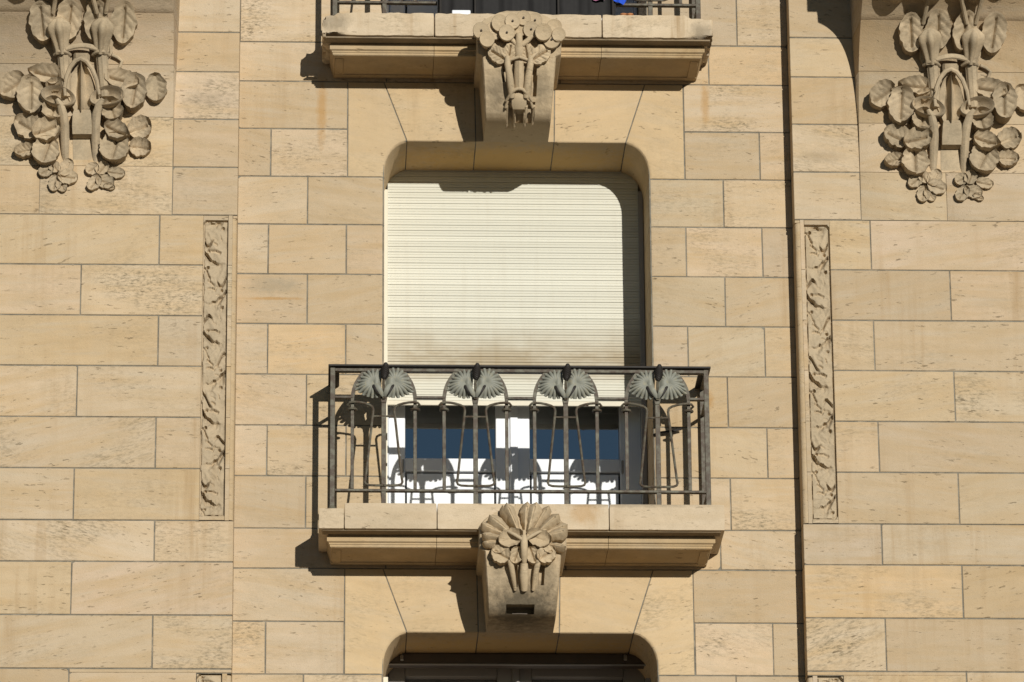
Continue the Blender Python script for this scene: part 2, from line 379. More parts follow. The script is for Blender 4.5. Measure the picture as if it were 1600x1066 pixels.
# lintels: springers with the rounded corner, voussoirs, keystone
def lintel(z, top, bot, pl, pr):
    rx, rz = .145, .185
    for side in (-1, 1):
        ox = OL - .001 if side < 0 else OR + .001
        jx = X0(*pl) if side < 0 else X0(*pr)                   # outer vertical joint
        ib = ox + .125 if side < 0 else ox - .125              # foot and head of the slanting joint
        ih = ib - .128 if side < 0 else ib + .112
        arc = []
        for i in range(9):
            t = PI / 2 * i / 8
            arc.append((ox - side * rx * (1 - math.cos(t)), z - rz + rz * math.sin(t)))
        arc = [(x, zz) for x, zz in arc if (x < ib - GAP if side < 0 else x > ib + GAP)]
        zi = arc[-1][1]
        poly = [(jx - side * GAP, bot + GAP)] + [(ox, bot + GAP)] + [q for q in arc if q[1] > bot + GAP + .004] + \
               [(ib + side * GAP, zi + .0015), (ih + side * GAP, top - GAP), (jx - side * GAP, top - GAP)]
        arcset = [(ox, bot + GAP)] + arc + [(ib + side * GAP, zi + .0015)]
        def sel(a, b, S=arcset): return any(abs(a.x - x) < 1e-3 and abs(a.z - q) < 1e-3 for x, q in S) and any(abs(b.x - x) < 1e-3 and abs(b.z - q) < 1e-3 for x, q in S)
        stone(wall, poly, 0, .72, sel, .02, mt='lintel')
        kb = -.193 if side < 0 else .243
        kh = kb + side * .006
        poly = [(ib - side * GAP, z), (kb + side * GAP, z), (kh + side * GAP, top - GAP), (ih - side * GAP, top - GAP)]
        def sel2(a, b, zz=z): return abs(a.z - zz) < .006 and abs(b.z - zz) < .006
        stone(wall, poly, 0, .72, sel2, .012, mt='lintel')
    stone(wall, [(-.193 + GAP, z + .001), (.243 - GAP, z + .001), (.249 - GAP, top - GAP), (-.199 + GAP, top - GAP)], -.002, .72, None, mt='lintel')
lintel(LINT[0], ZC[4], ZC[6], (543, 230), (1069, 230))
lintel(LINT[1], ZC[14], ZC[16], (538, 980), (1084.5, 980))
# mortar bed behind the stones (with the window holes left open)
mo = MB()
mj = .0045
for x0, x1 in ((XL, OL - .004), (OR + .004, XR)): mo.box(x0, x1, mj, .715, BOTZ, TOPZ)
for zb, zt in ((LINT[0] + .004, ZC[3]), (LINT[1] + .004, ZC[13])): mo.box(OL - .004, OR + .004, mj, .715, zb, zt)
mo.box(XL, OL + .12, mj + .002, .713, LINT[0] - .0, ZC[3]); mo.box(OR - .12, XR, mj + .002, .713, LINT[0], ZC[3])
mo.build('mortar', M['mortar'], wall, smooth=False)
# plain lower storeys down to the pavement
lw = MB().box(-6.0, 6.0, .0, .62, -10.07, BOTZ).build('lower_wall', M['wall'], bevel=.01)
tag(lw, 'plain stone wall of the lower storeys below the picture', 'wall')
for xa, xb in ((-6.0, XL), (XR, 6.0)): MB().box(xa, xb, -.13, -.002, -10.07, BOTZ - .003).build('pier_base', M['wall'], lw, bevel=.006)

# ------------------------------------------------------------------ side piers with flared panels
def flare(z):
    """front surface of the flared panels"""
    return P - .00224 * (math.exp(4.41 * (min(z, 1.99) - .675)) - 1) if z > .675 else P
CP = [-1.902, -2.17, -2.46]
PZ = [.675, .3825, .0885, -.2025, -.4945, -.785, -1.077, -1.308, -1.605, -1.901, -2.17, -2.46]
PJ = {-1: [[249], [126], [247], [120], [243], [115], [241], [111], [238], [107], [235]],
      1: [[1360.5], [1485], [1366], [1491.5], [1373], [1498], [1378], [1504], [1384], [1511], [1390]]}
PY = {-1: [372, 452, 531, 610, 690, 771, 845, 919, 1003, 1075, 1150], 1: [383, 461, 540, 619, 698, 778, 850, 923, 1006, 1080, 1150]}
friezes = []
def bump_frieze(name, x0, x1, z0, z1, yb, round_side, flip, phase, label):
    """low carved strip: a flush face cut by crescent shaped hollows, edged by a sunk line"""
    W = x1 - x0; H = z1 - z0; per = .46
    nu, nv = 40, max(12, int(H / .0042))
    S = [((.70, .06), (.62, .045), .085, .9), ((.40, .21), (.58, .235), .05, .7), ((.43, .275), (.55, .30), .055, .9), ((.68, .18), (.74, .25), .03, .7),
         ((.33, .385), (.68, .40), .06, 1.2), ((.12, .375), (.32, .37), .04, .7), ((.12, .49), (.30, .505), .055, 1.1), ((.20, .36), (.14, .345), .03, .7),
         ((.04, .60), (.20, .68), .06, 1.1), ((.22, .70), (.30, .735), .05, 1.0), ((.24, .76), (.42, .805), .07, 1.2), ((.24, .855), (.50, .865), .06, 1.2),
         ((.50, .865), (.60, .83), .04, 1.0), ((.62, .845), (.80, .845), .035, .9), ((.60, .94), (.72, .945), .05, .8), ((.03, .20), (.08, .24), .06, .9),
         ((.76, .15), (.82, .11), .03, .7), ((.18, .30), (.24, .31), .03, .6), ((.80, .72), (.84, .74), .03, .6)]
    half = per / 2
    def edge(k, uu):
        """lower, lobed border of the k-th hanging leaf"""
        sg = 1 if k % 2 else -1
        w_ = uu - .5
        lob = .011 * abs(math.sin(PI * (uu * 3.3 + .35 * k))) + .004 * nz(uu * 7, k * 3.1, 2)
        return k * half + sg * w_ * .085 - .055 * (w_ * 1.6) ** 2 + lob
    def carve(u, v):
        uu = u if not flip else 1 - u
        vv = v + phase * per
        k0 = int(vv / half)
        best = 9.0; kk = 0
        for k in range(k0 - 1, k0 + 3):
            d_ = vv - edge(k, uu)
            if d_ >= 0 and d_ < best: best, kk = d_, k
        sg = 1 if kk % 2 else -1
        w_ = (uu - .5) * sg
        # deep under the free half of the border, running out towards the stalk
        dep = .042 * sstep(.42, -.30, w_) ** .8 * (.55 + .45 * abs(math.sin(PI * (uu * 3.3 + .35 * kk + .5)))) + .006
        run = .035 + .05 * (.5 + nz(uu * 3, kk * 2.7, 1))
        h = dep * (1 - sstep(.004, run, best))
        # second, smaller leaf tucked beside the first
        e2 = (kk + .55) * half + .03 * math.sin(uu * 9 + kk) - sg * (uu - .5) * .06
        d2 = vv - e2
        if d2 > 0: h = max(h, .036 * (1 - sstep(.003, .03, d2)) * sstep(.12, .3, w_ + .1) * sstep(.55, .42, w_))
        # ribs of the fan spreading from the stalk
        ax_, az_ = (.5 + .42 * sg - uu) * W, vv - (kk * half + .02)
        th = math.atan2(az_, -ax_ * sg + 1e-6); rr = math.hypot(ax_, az_)
        h += .0055 * abs(math.sin(th * 6.5)) * sstep(.02, .07, rr)
        h += .012 * sstep(.05, -.01, best - half * .42) * 0
        h += .010 * (.5 + nz(uu * 2.4, vv * 11, 3)) + .003 * (1 + nz(uu * 9, vv * 60, 2))
        # further lobes: short curved cuts across the leaf
        q = (vv / per) % 1.0
        for (a, b, wd, dp) in S:
            for sh in (-1, 0, 1):
                ay, by = a[1] + sh, b[1] + sh
                if min(ay, by) - .1 > q or max(ay, by) + .1 < q: continue
                dx, dy = b[0] - a[0], (by - ay) * per / W
                px_ = uu - a[0] + .04 * nz(uu * 4, q * 16 + a[0] * 9, 5); py_ = (q - ay) * per / W + .05 * nz(uu * 5, q * 14, 8 + a[1])
                tt = max(0, min(1, (px_ * dx + py_ * dy) / (dx * dx + dy * dy)))
                ex = px_ - tt * dx; ey = py_ - tt * dy + .35 * wd * math.sin(PI * tt)
                dd = math.hypot(ex, ey * (.55 if ey > 0 else 1.5))
                h = max(h, dp * .024 * (1 - sstep(wd * .45, wd * 1.25, dd)))
        # drilled eyes
        for (eu, ev_) in ((.5 + .27 * sg, .175), (.5 - .3 * sg, .045)):
            q = math.hypot((uu - eu) * W, vv - kk * half - ev_)
            h = max(h, .04 * (1 - sstep(.006, .012, q)))
        return h
    rows = []
    for j in range(nv + 1):
        v = j / nv; row = []
        for i in range(nu + 1):
            u = i / nu
            x = x0 + u * W; z = z1 - v * H
            # rounded outer corners
            ed = min(u, 1 - u) * W; ez = min(v, 1 - v) * H
            d = min(ed, ez)
            uo = (u if round_side < 0 else 1 - u) * W; rc = .035
            if uo < rc and ez < rc: d = rc - math.hypot(rc - uo, rc - ez)
            y = yb + carve(u, v * H)
            wob = .0045 * (1 + nz(v * 40, i * .01, 7)) if uo < W * .5 else .003
            if d < .003 + wob: y = yb + .026
            if d < -.003: y = yb + .0
            row.append((x, y, z))
        rows.append(row)
    fz = tag(MB().grid(rows).build(name, M['strip'], angle=75), label, 'carving', 'upright carved leaf strips on the piers')
    friezes.append(fz); return fz

def pier(side):
    lab = 'left' if side < 0 else 'right'
    xi = XL if side < 0 else XR                                  # inner edge
    xo = -3.30 if side < 0 else 3.36                             # outer edge
    t = thing('stone_pier', (side * 2.4, .2, BOTZ), 'broad projecting stone pier %s of the balconies, flaring outward at its top' % lab, 'wall', 'projecting piers beside the window bay')
    fx = sorted((X0(314.5 if side < 0 else 1263, 575, P), X0(353.5 if side < 0 else 1302.5, 575, P)))   # carved strip
    bx = sorted((X0(353.5 if side < 0 else 1263, 575, P), X0(361 if side < 0 else 1256, 575, P)))
    f_out, f_in = (fx[0], fx[1]) if side < 0 else (fx[1], fx[0])
    b_in = bx[1] if side < 0 else bx[0]
    zf0, zf1 = -1.052, .645
    # courses below the panel
    for k in range(len(PZ) - 1):
        zt, zb = PZ[k], PZ[k + 1]
        js = [X0(q, PY[side][k], P) for q in PJ[side][k]]
        j = js[0]
        outer = [xo, j]
        inner = f_out if k < 6 or k > 9 else xi
        xs = [q for q in outer if q is not None] + [inner]
        if k == 9: xs[-1] = xi
        for a, b_ in zip(xs[:-1], xs[1:]):
            lo, hi = min(a, b_), max(a, b_)
            poly = rect(lo, hi, zb, zt)
            if k < 6 and b_ == inner:                            # butts on the carved strip without a joint
                poly = [(lo + (GAP if side < 0 else .0005), zb + GAP), (hi - (.0005 if side < 0 else GAP), zb + GAP), (hi - (.0005 if side < 0 else GAP), zt - GAP), (lo + (GAP if side < 0 else .0005), zt - GAP)]
            if k == 9 and b_ == xi:
                # the next carved strip starts in this course
                zc = -1.925
                stone(t, rect(lo, hi, zc, zt), P, .0, name='stone')
                l2 = sorted((a, f_out))
                stone(t, rect(l2[0], l2[1], zb, zc + GAP * 2), P, .0)
            else:
                stone(t, poly, P, .0)
        if k < 6:                                                # narrow border stones between strip and corner roll
            lo, hi = bx
            stone(t, [(lo + .0015, zb + .001), (hi - .0015, zb + .001), (hi - .0015, zt - .001), (lo + .0015, zt - .001)], P, .0, name='border_stone', chip=.001)
    for k in range(len(PZ) - 1):
        for q in range(3):
            a_ = xo + side * (q * .78 + (.3 if k % 2 else 0)); b_ = a_ + side * .78
            if q == 0: a_ = xo
            stone(t, rect(min(a_, b_), max(a_, b_), PZ[k + 1], PZ[k]), P, .0)
    UZ0 = [2.62, 2.335, 2.05, 1.762, 1.525, 1.241, .957, .675]
    for k in range(7):
        for q in range(3):
            a_ = xo + side * (q * .78 + (.3 if k % 2 else 0)); b_ = a_ + side * .78
            if q == 0: a_ = xo
            stone(t, rect(min(a_, b_), max(a_, b_), UZ0[k + 1], UZ0[k]), P, .0)
    MB().box(*sorted((xo - side * .1, xo + side * 2.63)), P + .0045, .6, BOTZ, TOPZ).build('mortar', M['mortar'], t, smooth=False)
    # top and bottom closing pieces of the strip
    zc0, zc1 = (.645, .675 - GAP)
    lo, hi = min(f_out, f_in), max(f_out, f_in)
    stone(t, [(lo, zf1 + .0005), (hi, zf1 + .0005), (hi, zc1), (lo, zc1)], P, .0, name='border_stone', chip=.0008)
    stone(t, [(lo, PZ[6] + GAP), (hi, PZ[6] + GAP), (hi, zf0 - .0005), (lo, zf0 - .0005)], P, .0, name='border_stone', chip=.0008)
    # rounded corner roll along the strip, with a fine groove beside it
    r_in, r_out = xi, b_in
    rw = abs(r_in - r_out)
    prof = []
    for i in range(7):
        q = PI / 2 * i / 6
        prof.append((r_out - side * (rw * math.sin(q) - .001), P + rw * .8 * (1 - math.cos(q)) + .002))
    prof.append((r_in, 0.0)); prof.append((r_out, 0.0))
    mb = MB()
    za, zb_ = PZ[6] + .004, .655
    mb.grid([[(x, y, z) for x, y in prof] for z in (za, zb_)], closed=True)
    kk = len(prof); mb.f.append(tuple(range(kk))); mb.f.append(tuple(range(2 * kk - 1, kk - 1, -1)))
    mb.build('corner_roll', M['wall'], t, angle=50)
    lo, hi = min(r_out, r_in), max(r_out, r_in)
    stone(t, [(lo, zb_ + .001), (hi, zb_ + .001), (hi, .675 - GAP), (lo, .675 - GAP)], P, 0.0, name='border_stone', chip=.002)
    if True:                                                     # second strip starting near the lower edge of the picture
        lo, hi = bx
        stone(t, [(lo, CP[1] + .001), (hi, CP[1] + .001), (hi, -1.925 - .001), (lo, -1.925 - .001)], P, .0, name='border_stone', chip=.001)
        lo, hi = min(r_out, r_in), max(r_out, r_in)
        mb = MB(); mb.grid([[(x, y, z) for x, y in prof] for z in (BOTZ, -1.935)], closed=True)
        mb.f.append(tuple(range(kk))); mb.f.append(tuple(range(2 * kk - 1, kk - 1, -1)))
        mb.build('corner_roll', M['wall'], t, angle=50)
    # courses beside the flared panel
    xe = X0(270.5 if side < 0 else 1341.5, 200, P)               # panel edge
    UZ = [2.62, 2.335, 2.05, 1.762, 1.525, 1.241, .957, .675]
    for zt, zb in zip(UZ[:-1], UZ[1:]):
        stone(t, rect(min(xe, xi), max(xe, xi), zb, zt), P, .0)
    # flared panel stones
    ctr = X0(126 if side < 0 else 1482, 150, P)
    xp = ctr * 2 - xe                                            # far edge of the panel
    cuts = {6: [X0(62, 292, P) if side < 0 else X0(1479, 305, P)], 5: [], 4: [], 3: [], 2: [], 1: [], 0: []}
    g = .0012
    for i in range(2, 7):
        zt, zb = UZ[i], UZ[i + 1]
        zt = min(zt, 1.99)
        xs = sorted([xe, xp] + cuts[i])
        for a, b_ in zip(xs[:-1], xs[1:]):
            n_ = 10
            rows = []
            for q in range(n_ + 1):
                z = lerp(zb + g, zt - g, q / n_); y = flare(z)
                sl = .03 * min(1, (P - y) / .05)                  # sides splay towards the wall
                ca = a + g if a in cuts[i] else a; cb = b_ - g if b_ in cuts[i] else b_
                ba = ca - (sl if a not in cuts[i] else 0); bb = cb + (sl if b_ not in cuts[i] else 0)
                rows.append([(ba, -.01, z), (ca, y + .002, z), (ca + .003, y, z), (lerp(a, b_, .35), y, z), (lerp(a, b_, .65), y, z), (cb - .003, y, z), (cb, y + .002, z), (bb, -.01, z)])
            mb = MB().grid(rows); kk2 = 8
            mb.f.append(tuple(range(kk2))); e = n_ * kk2; mb.f.append(tuple(range(e + kk2 - 1, e - 1, -1)))
            mb.build('panel_stone', M['wall'], t, angle=50)
    # slab that the flare carries, just above the picture
    lo, hi = min(xe, xp), max(xe, xp)
    rows = []
    for (y, z) in ((-.01, 1.985), (flare(1.99) + .002, 1.99), (P - .74, 2.03), (P - .76, 2.085), (P - .93, 2.09), (P - .94, 2.10), (P - .94, 2.6), (-.01, 2.6)):
        rows.append([(lo, y, z), (hi, y, z)])
    mb = MB().grid(rows); mb.f.append(tuple(range(0, 16, 2))); mb.f.append(tuple(range(15, 0, -2)))
    mb.build('cornice_slab', M['wall'], t, angle=30)
    # outer strip beyond the panel
    for zt, zb in zip(UZ[:-1], UZ[1:]):
        if abs(xo) > abs(xp) + .05: stone(t, rect(min(xp, xo), max(xp, xo), zb, zt), P, .0)
    # core
    lo, hi = min(xo, xi), max(xo, xi)
    mb = MB()
    mb.box(lo + .003, hi - .003, P + .09, .6, BOTZ, -1.925)
    mb.box(*((lo + .003, f_out - .002) if side < 0 else (f_out + .002, hi - .003)), P + .0045, .088, BOTZ, -1.925)
    mb.box(lo + .003, hi - .003, P + .0045, .6, -1.925, PZ[6] - .001)
    if side < 0: mb.box(lo + .003, f_out - .002, P + .0045, .6, PZ[6], .675); mb.box(f_out - .002, hi - .02, P + .09, .6, PZ[6], .675)
    else: mb.box(f_out + .002, hi - .003, P + .0045, .6, PZ[6], .675); mb.box(lo + .02, f_out + .002, P + .09, .6, PZ[6], .675)
    mb.box(lo + .003, hi - .003, P + .0045, .6, .676, TOPZ)
    mb.build('mortar', M['mortar'], t, smooth=False)
    fl = -1 if side < 0 else 1
    bump_frieze('leaf_strip', fx[0] + .0005, fx[1] - .0005, zf0, zf1, P - .002, side, False, .0 if side < 0 else .5,
                'long upright strip of carved ginkgo leaves on the %s pier, rounded at its outer corners' % lab)
    bump_frieze('leaf_strip', fx[0] + .0005, fx[1] - .0005, BOTZ + .01, -1.93, P - .002, side, False, .3 if side < 0 else .8,
                'top end of another carved strip at the very bottom of the %s pier' % lab)
    return t, ctr
pierL, CTRL = pier(-1)
pierR, CTRR = pier(1)

# ------------------------------------------------------------------ leaves and other carving
def leaf(cx, cz, L, W, ang, surf, lift=.02, cup=.012, shape='round', tilt=(0, 0), veins=5, rib=.004, nu=34, nt_=20, seed=0, curl=0.0, fold=.012):
    """solid carved leaf standing on a surface y = surf(z); ang is the direction of its tip"""
    ca, sa = math.cos(ang), math.sin(ang)
    top, base = [], []
    for i in range(nu + 1):
        s = i / nu
        e = max(0.0, 1 - (2 * s - 1) ** 2)
        if shape == 'round': wd = e ** .5
        elif shape == 'heart': wd = e ** .5 * (1.12 - .3 * s) if s > 0 else 0
        elif shape == 'point': wd = (math.sin(PI * s ** .75)) ** .85 if 0 < s < 1 else 0
        elif shape == 'spoon': wd = (.35 + .65 * sstep(0, .75, s)) * (1 - max(0, (s - .8) / .2) ** 2.2) ** .5 if s < 1 else 0
        wd *= 1 + .10 * nz(s * 5, seed * 3.7, 1.5)
        rt, rb = [], []
        for j in range(nt_ + 1):
            t = -1 + 2 * j / nt_
            b = t * wd * W / 2 * (1 + .055 * math.sin(s * 19 + seed * 5) * abs(t) + .03 * math.sin(s * 41 + seed)); a = (s - .5) * L
            # small notch where the stalk meets
            if shape == 'heart': a -= (.10 * L) * (1 - sstep(0, .35, s)) * (abs(t) - .3)
            h = lift + cup * (t * t * .8 + .5 * (2 * s - 1) ** 2 - .4) + tilt[0] * (s - .5) + tilt[1] * t
            h -= rib * 1.9 * math.exp(-(t * wd / .10) ** 2) * (1 if .04 < s < .84 else 0)
            if veins: h -= rib * .5 * math.exp(-((((s * veins - abs(t) * 1.5) % 1.0) - .5) / .17) ** 2) * sstep(.02, .2, abs(t)) * sstep(1.02, .75, abs(t)) * wd
            h += .35 * rib * math.sin(s * 17 + seed * 3) * abs(t) ** 2
            h += curl * sstep(.7, 1, s) + fold * abs(t)
            h += .004 * nz(a * 40 + seed, b * 40, 3)
            h = max(h, .003)
            x = cx + a * ca - b * sa; z = cz + a * sa + b * ca
            y = surf(z)
            rt.append((x, y - h, z))
            k = .93
            x2 = cx + a * k * ca - b * k * sa; z2 = cz + a * k * sa + b * k * ca
            rb.append((x2, surf(z2) + .004, z2))
        top.append(rt); base.append(rb)
    mb = MB().grid(top)
    ring = [(0, j) for j in range(nt_)] + [(i, nt_) for i in range(nu)] + [(nu, j) for j in range(nt_, 0, -1)] + [(i, 0) for i in range(nu, 0, -1)]
    o = len(mb.v); mb.v += [base[i][j] for i, j in ring]
    K = len(ring)
    for q in range(K):
        q2 = (q + 1) % K
        i, j = ring[q]; i2, j2 = ring[q2]
        mb.f.append((i * (nt_ + 1) + j, i2 * (nt_ + 1) + j2, o + q2, o + q))
    return mb

def bouquet(axpx, dy, sx, seed, label):
    """carved bunch of stems and leaves on a flared panel; pixel survey of the left one, moved for the right one"""
    rn = random.Random(seed)
    x0, y0, z0 = atf(axpx, 290 + dy, flare)
    t = thing('carved_bouquet', (x0, y0, z0), label, 'carving', 'carved bouquets on the flared panels')
    def pt(px, py, h=0.0):
        # survey point: photograph pixel of the left carving
        x, y, z = atf(axpx + (px - 126), py + dy, flare); return x, y - h, z
    def lf(name, px, py, L, W, a, lift=.03, cup=.016, shape='round', **kw):
        # lift raises the leaf, which shows it higher in the picture: correct for it
        x, y, z = atf(axpx + (px - 126) + rn.uniform(-1, 1), py + dy + lift * 94 * .68 + rn.uniform(-1, 1), flare)
        leaf(x, z, L * PX, W * PX, R(a + rn.uniform(-9, 9)), flare, lift * rn.uniform(.66, .9), cup, shape, seed=rn.random() * 9, **kw).build(name, M['carved'], t, angle=34)
    # little rosettes at the foot
    for q in ((73, 267, 26, 20, 215, .022), (86, 262, 24, 18, 120, .018), (103, 263, 30, 22, 60, .014), (107, 277, 32, 24, -15, .026), (86, 288, 28, 20, 250, .018), (97, 290, 24, 16, -60, .012),
              (144, 264, 22, 20, 210, .022), (159, 263, 24, 20, 60, .024), (181, 271, 28, 18, -10, .020), (148, 287, 28, 20, 230, .024), (164, 284, 30, 22, -25, .016), (172, 292, 18, 10, -20, .012)):
        lf('leaf', q[0], q[1], q[2], q[3], q[4], q[5], .010, 'round', veins=3, rib=.005, fold=.008)
    # paired leaves beside the base
    for q in ((38, 236, 30, 24, 190, .03, 'heart'), (220, 233, 32, 30, -12, .026, 'heart'), (42, 198, 42, 38, 160, .045, 'heart'), (219, 201, 38, 36, 15, .03, 'round'),
              (73, 237, 46, 42, 262, .055, 'round'), (180, 233, 48, 46, 250, .06, 'round'), (74, 204, 46, 34, 20, .085, 'round'), (184, 205, 44, 30, 335, .085, 'point')):
        lf('leaf', *q[:6], .024, q[6], rib=.010, tilt=(.016, rn.uniform(-.012, .012)), fold=.016)
    # big leaves at half height
    for q in ((19, 136, 44, 38, 215, .05, 'heart'), (72, 118, 56, 30, 170, .045, 'point'), (87, 135, 30, 20, 10, .05, 'round'), (50, 153, 56, 42, 262, .085, 'heart'),
              (244, 140, 46, 34, 280, .014, 'round'), (193, 126, 52, 30, -5, .05, 'heart'), (210, 147, 54, 40, 265, .085, 'heart')):
        lf('leaf', *q[:6], .024, q[6], rib=.011, tilt=(.02, rn.uniform(-.014, .014)), veins=5, fold=.016)
    # leaves hanging from the flared stems
    for q in ((66, 40, 48, 38, 280, .07), (108, 36, 48, 40, 265, .05), (149, 37, 48, 36, 262, .075), (194, 40, 50, 40, 258, .06)):
        lf('leaf', *q[:6], -.015, 'heart', rib=.012, tilt=(.02, 0), veins=4, fold=.026)
    # spear leaf in the middle: rim, hollow and keel
    out = [(103, 152), (102, 138), (105, 122), (111, 107), (119, 97), (127, 93.5), (136, 98), (145, 110), (152, 128), (156, 150)]
    MB().tube([pt(x, y + 6, .075) for x, y in out], [.009, .011, .012, .013, .014, .014, .014, .013, .012, .009], 8).build('spear_rim', M['carved'], t)
    rows = []
    for i in range(12):
        s = i / 11; py = lerp(98, 178, s)
        hw = 4 + 21 * min(1, s / .55) ** .55 if s < .66 else lerp(25, 9, (s - .66) / .34)
        row = []
        for j in range(13):
            q = -1 + 2 * j / 12
            h = .075 - .065 * (1 - abs(q)) ** .45 * (1 if abs(q) < 1 else 0)
            h = max(h, .095 * math.exp(-(q / .17) ** 2)) + .006 * math.cos(14 * s + 3 * abs(q))
            row.append(pt(127.5 + q * hw, py + 6, h if abs(q) < .99 else .0))
        rows.append(row)
    MB().grid(rows).build('spear_leaf', M['carved'], t, angle=50)
    # the two flared stems, ribbed below the band
    for (xb, xt, xd, xlean) in ((98, 92, 103, -8), (158, 163, 164, 7)):
        pa = [pt(lerp(xb, xt, s), lerp(90, 38, s), lerp(.06, .085, s)) for s in [i / 8 for i in range(9)]]
        MB().tube(pa, [.030, .032, .036, .041, .047, .053, .058, .052, .022], 36, flute=.20, nfl=5, squash=.9).build('flared_stem', M['carved'], t, angle=50)
        for q_ in (-1, 1): lf('sepal', lerp(xb, xt, .55) + q_ * 9, 62, 46, 13, 92 - q_ * 9, .05, .01, 'point', rib=.008, veins=0, fold=-.02)
        pa = [pt(lerp(xb + 2, xd + (2 if xb < 120 else 0), s), lerp(90, 156, s), .045) for s in [i / 5 for i in range(6)]]
        MB().tube(pa, [.031, .030, .029, .028, .026, .022], 20, flute=.10, nfl=8, squash=.8).build('ribbed_stem', M['carved'], t, angle=60)
        pa = [pt(xb + q * 12, 90 + 1.5 * q * q - 1, .085 - .045 * q * q) for q in [-1 + i / 4 for i in range(9)]]
        MB().tube(pa, .011, 8).build('stem_ring', M['carved'], t)
        # thin stalk beside the stem
        sgn = -1 if xb < 120 else 1
        pa = [pt(xb + sgn * (10 + 4 * s), lerp(84, 44, s), .03) for s in [i / 4 for i in range(5)]]
        MB().tube(pa, [.012, .011, .011, .012, .014], 8).build('stalk', M['carved'], t)
    pa = [pt(lerp(104, 153, s), 84 - 5 * math.sin(PI * s), .07) for s in [i / 8 for i in range(9)]]
    MB().tube(pa, .016, 8, squash=.8).build('band', M['carved'], t)
    pa = [pt(128, lerp(86, 104, s), .03) for s in (0, .5, 1)]
    MB().tube(pa, [.045, .045, .04], 8, squash=.5).build('stem_core', M['carved'], t, angle=30)
    pa = [pt(x, y, .02) for x, y in ((175, 88), (184, 92), (191, 98), (187, 108), (184, 116))]
    MB().tube(pa, .010, 8).build('tendril', M['carved'], t)
    # funnel shaped scroll flowers on curved stems
    for sgn in (-1, 1):
        cx = 126
        dxs = (lambda v: cx + sgn * v)
        pa = [pt(dxs(q), y, h) for q, y, h in ((23, 258, -.02), (24, 240, .008), (24, 220, .03), (24, 202, .055), (26, 187, .08), (30, 174, .10), (36, 166, .11))]
        MB().tube(pa, [.014, .020, .023, .024, .023, .019, .010], 14, squash=.9, flute=.06, nfl=5).build('curved_stem', M['carved'], t)
        fx_, fy_ = dxs(38), 164
        bx_, by_ = dxs(34 if sgn < 0 else 42), 153
        x, y, z = atf(axpx + (bx_ - 126), by_ + dy + .08 * 85, flare)
        rows = []
        for (rr, h) in ((0, .03), (.35, .034), (.65, .052), (.85, .085), (.96, .105), (1.0, .11), (1.05, .102), (1.04, .07), (.8, -.004)):
            row = []
            for k in range(26):
                u = 2 * PI * k / 26
                xx = x + 26 * PX * rr * math.cos(u); zz = z + 16 * PX * rr * math.sin(u) + .010 * math.cos(u) * sgn * rr
                hh = h * (1 - .25 * max(0, math.cos(u) * -sgn) * (rr > .6)) - .012 * math.sin(u)
                row.append((xx, flare(zz) - hh, zz))
            rows.append(row)
        MB().grid(rows, closed=True).build('scroll_flower', M['carved'], t, angle=50)
        lf('scroll_flower', dxs(43 if sgn < 0 else 50), 174, 36, 34, 250 if sgn < 0 else 290, .09, .05, 'round', veins=3, rib=.008, fold=0.0)
    # base block
    rows = []
    for py, hw, h in ((178, 13, .06), (186, 15, .082), (205, 16, .075), (216, 15.5, .062), (217.5, 15.5, .004), (250, 15, .0)):
        rows.append([pt(126 + q * hw + 3, py, h if abs(q) < .99 else 0.0) for q in (-1, -.96, -.3, 0, .3, .96, 1)])
    MB().grid(rows).build('base_block', M['carved'], t, angle=30)
    # big leaves that lean out over the top of the picture
    for q in ((46, -49, 62, 54, 255, .16), (100, -50, 66, 58, 265, .20), (166, -50, 64, 54, 275, .19), (206, -54, 54, 46, 290, .14)):
        lf('overhanging_leaf', *q[:6], .03, 'heart', rib=.008, tilt=(.05, 0))
    for xa, xb in ((140, 152), (176, 166), (92, 84)):
        MB().tube([pt(lerp(xa, xb, s), lerp(-14, 28, s), .10 - .03 * s) for s in (0, .3, .6, 1)], [.014, .014, .013, .013], 8).build('stalk', M['carved'], t)
    return t
bouquet(126, 0, 1, 3, 'carved bunch of stems and rounded leaves high on the left pier')
bouquet(1482, 16.5, 1, 5, 'carved bunch of stems and rounded leaves high on the right pier')

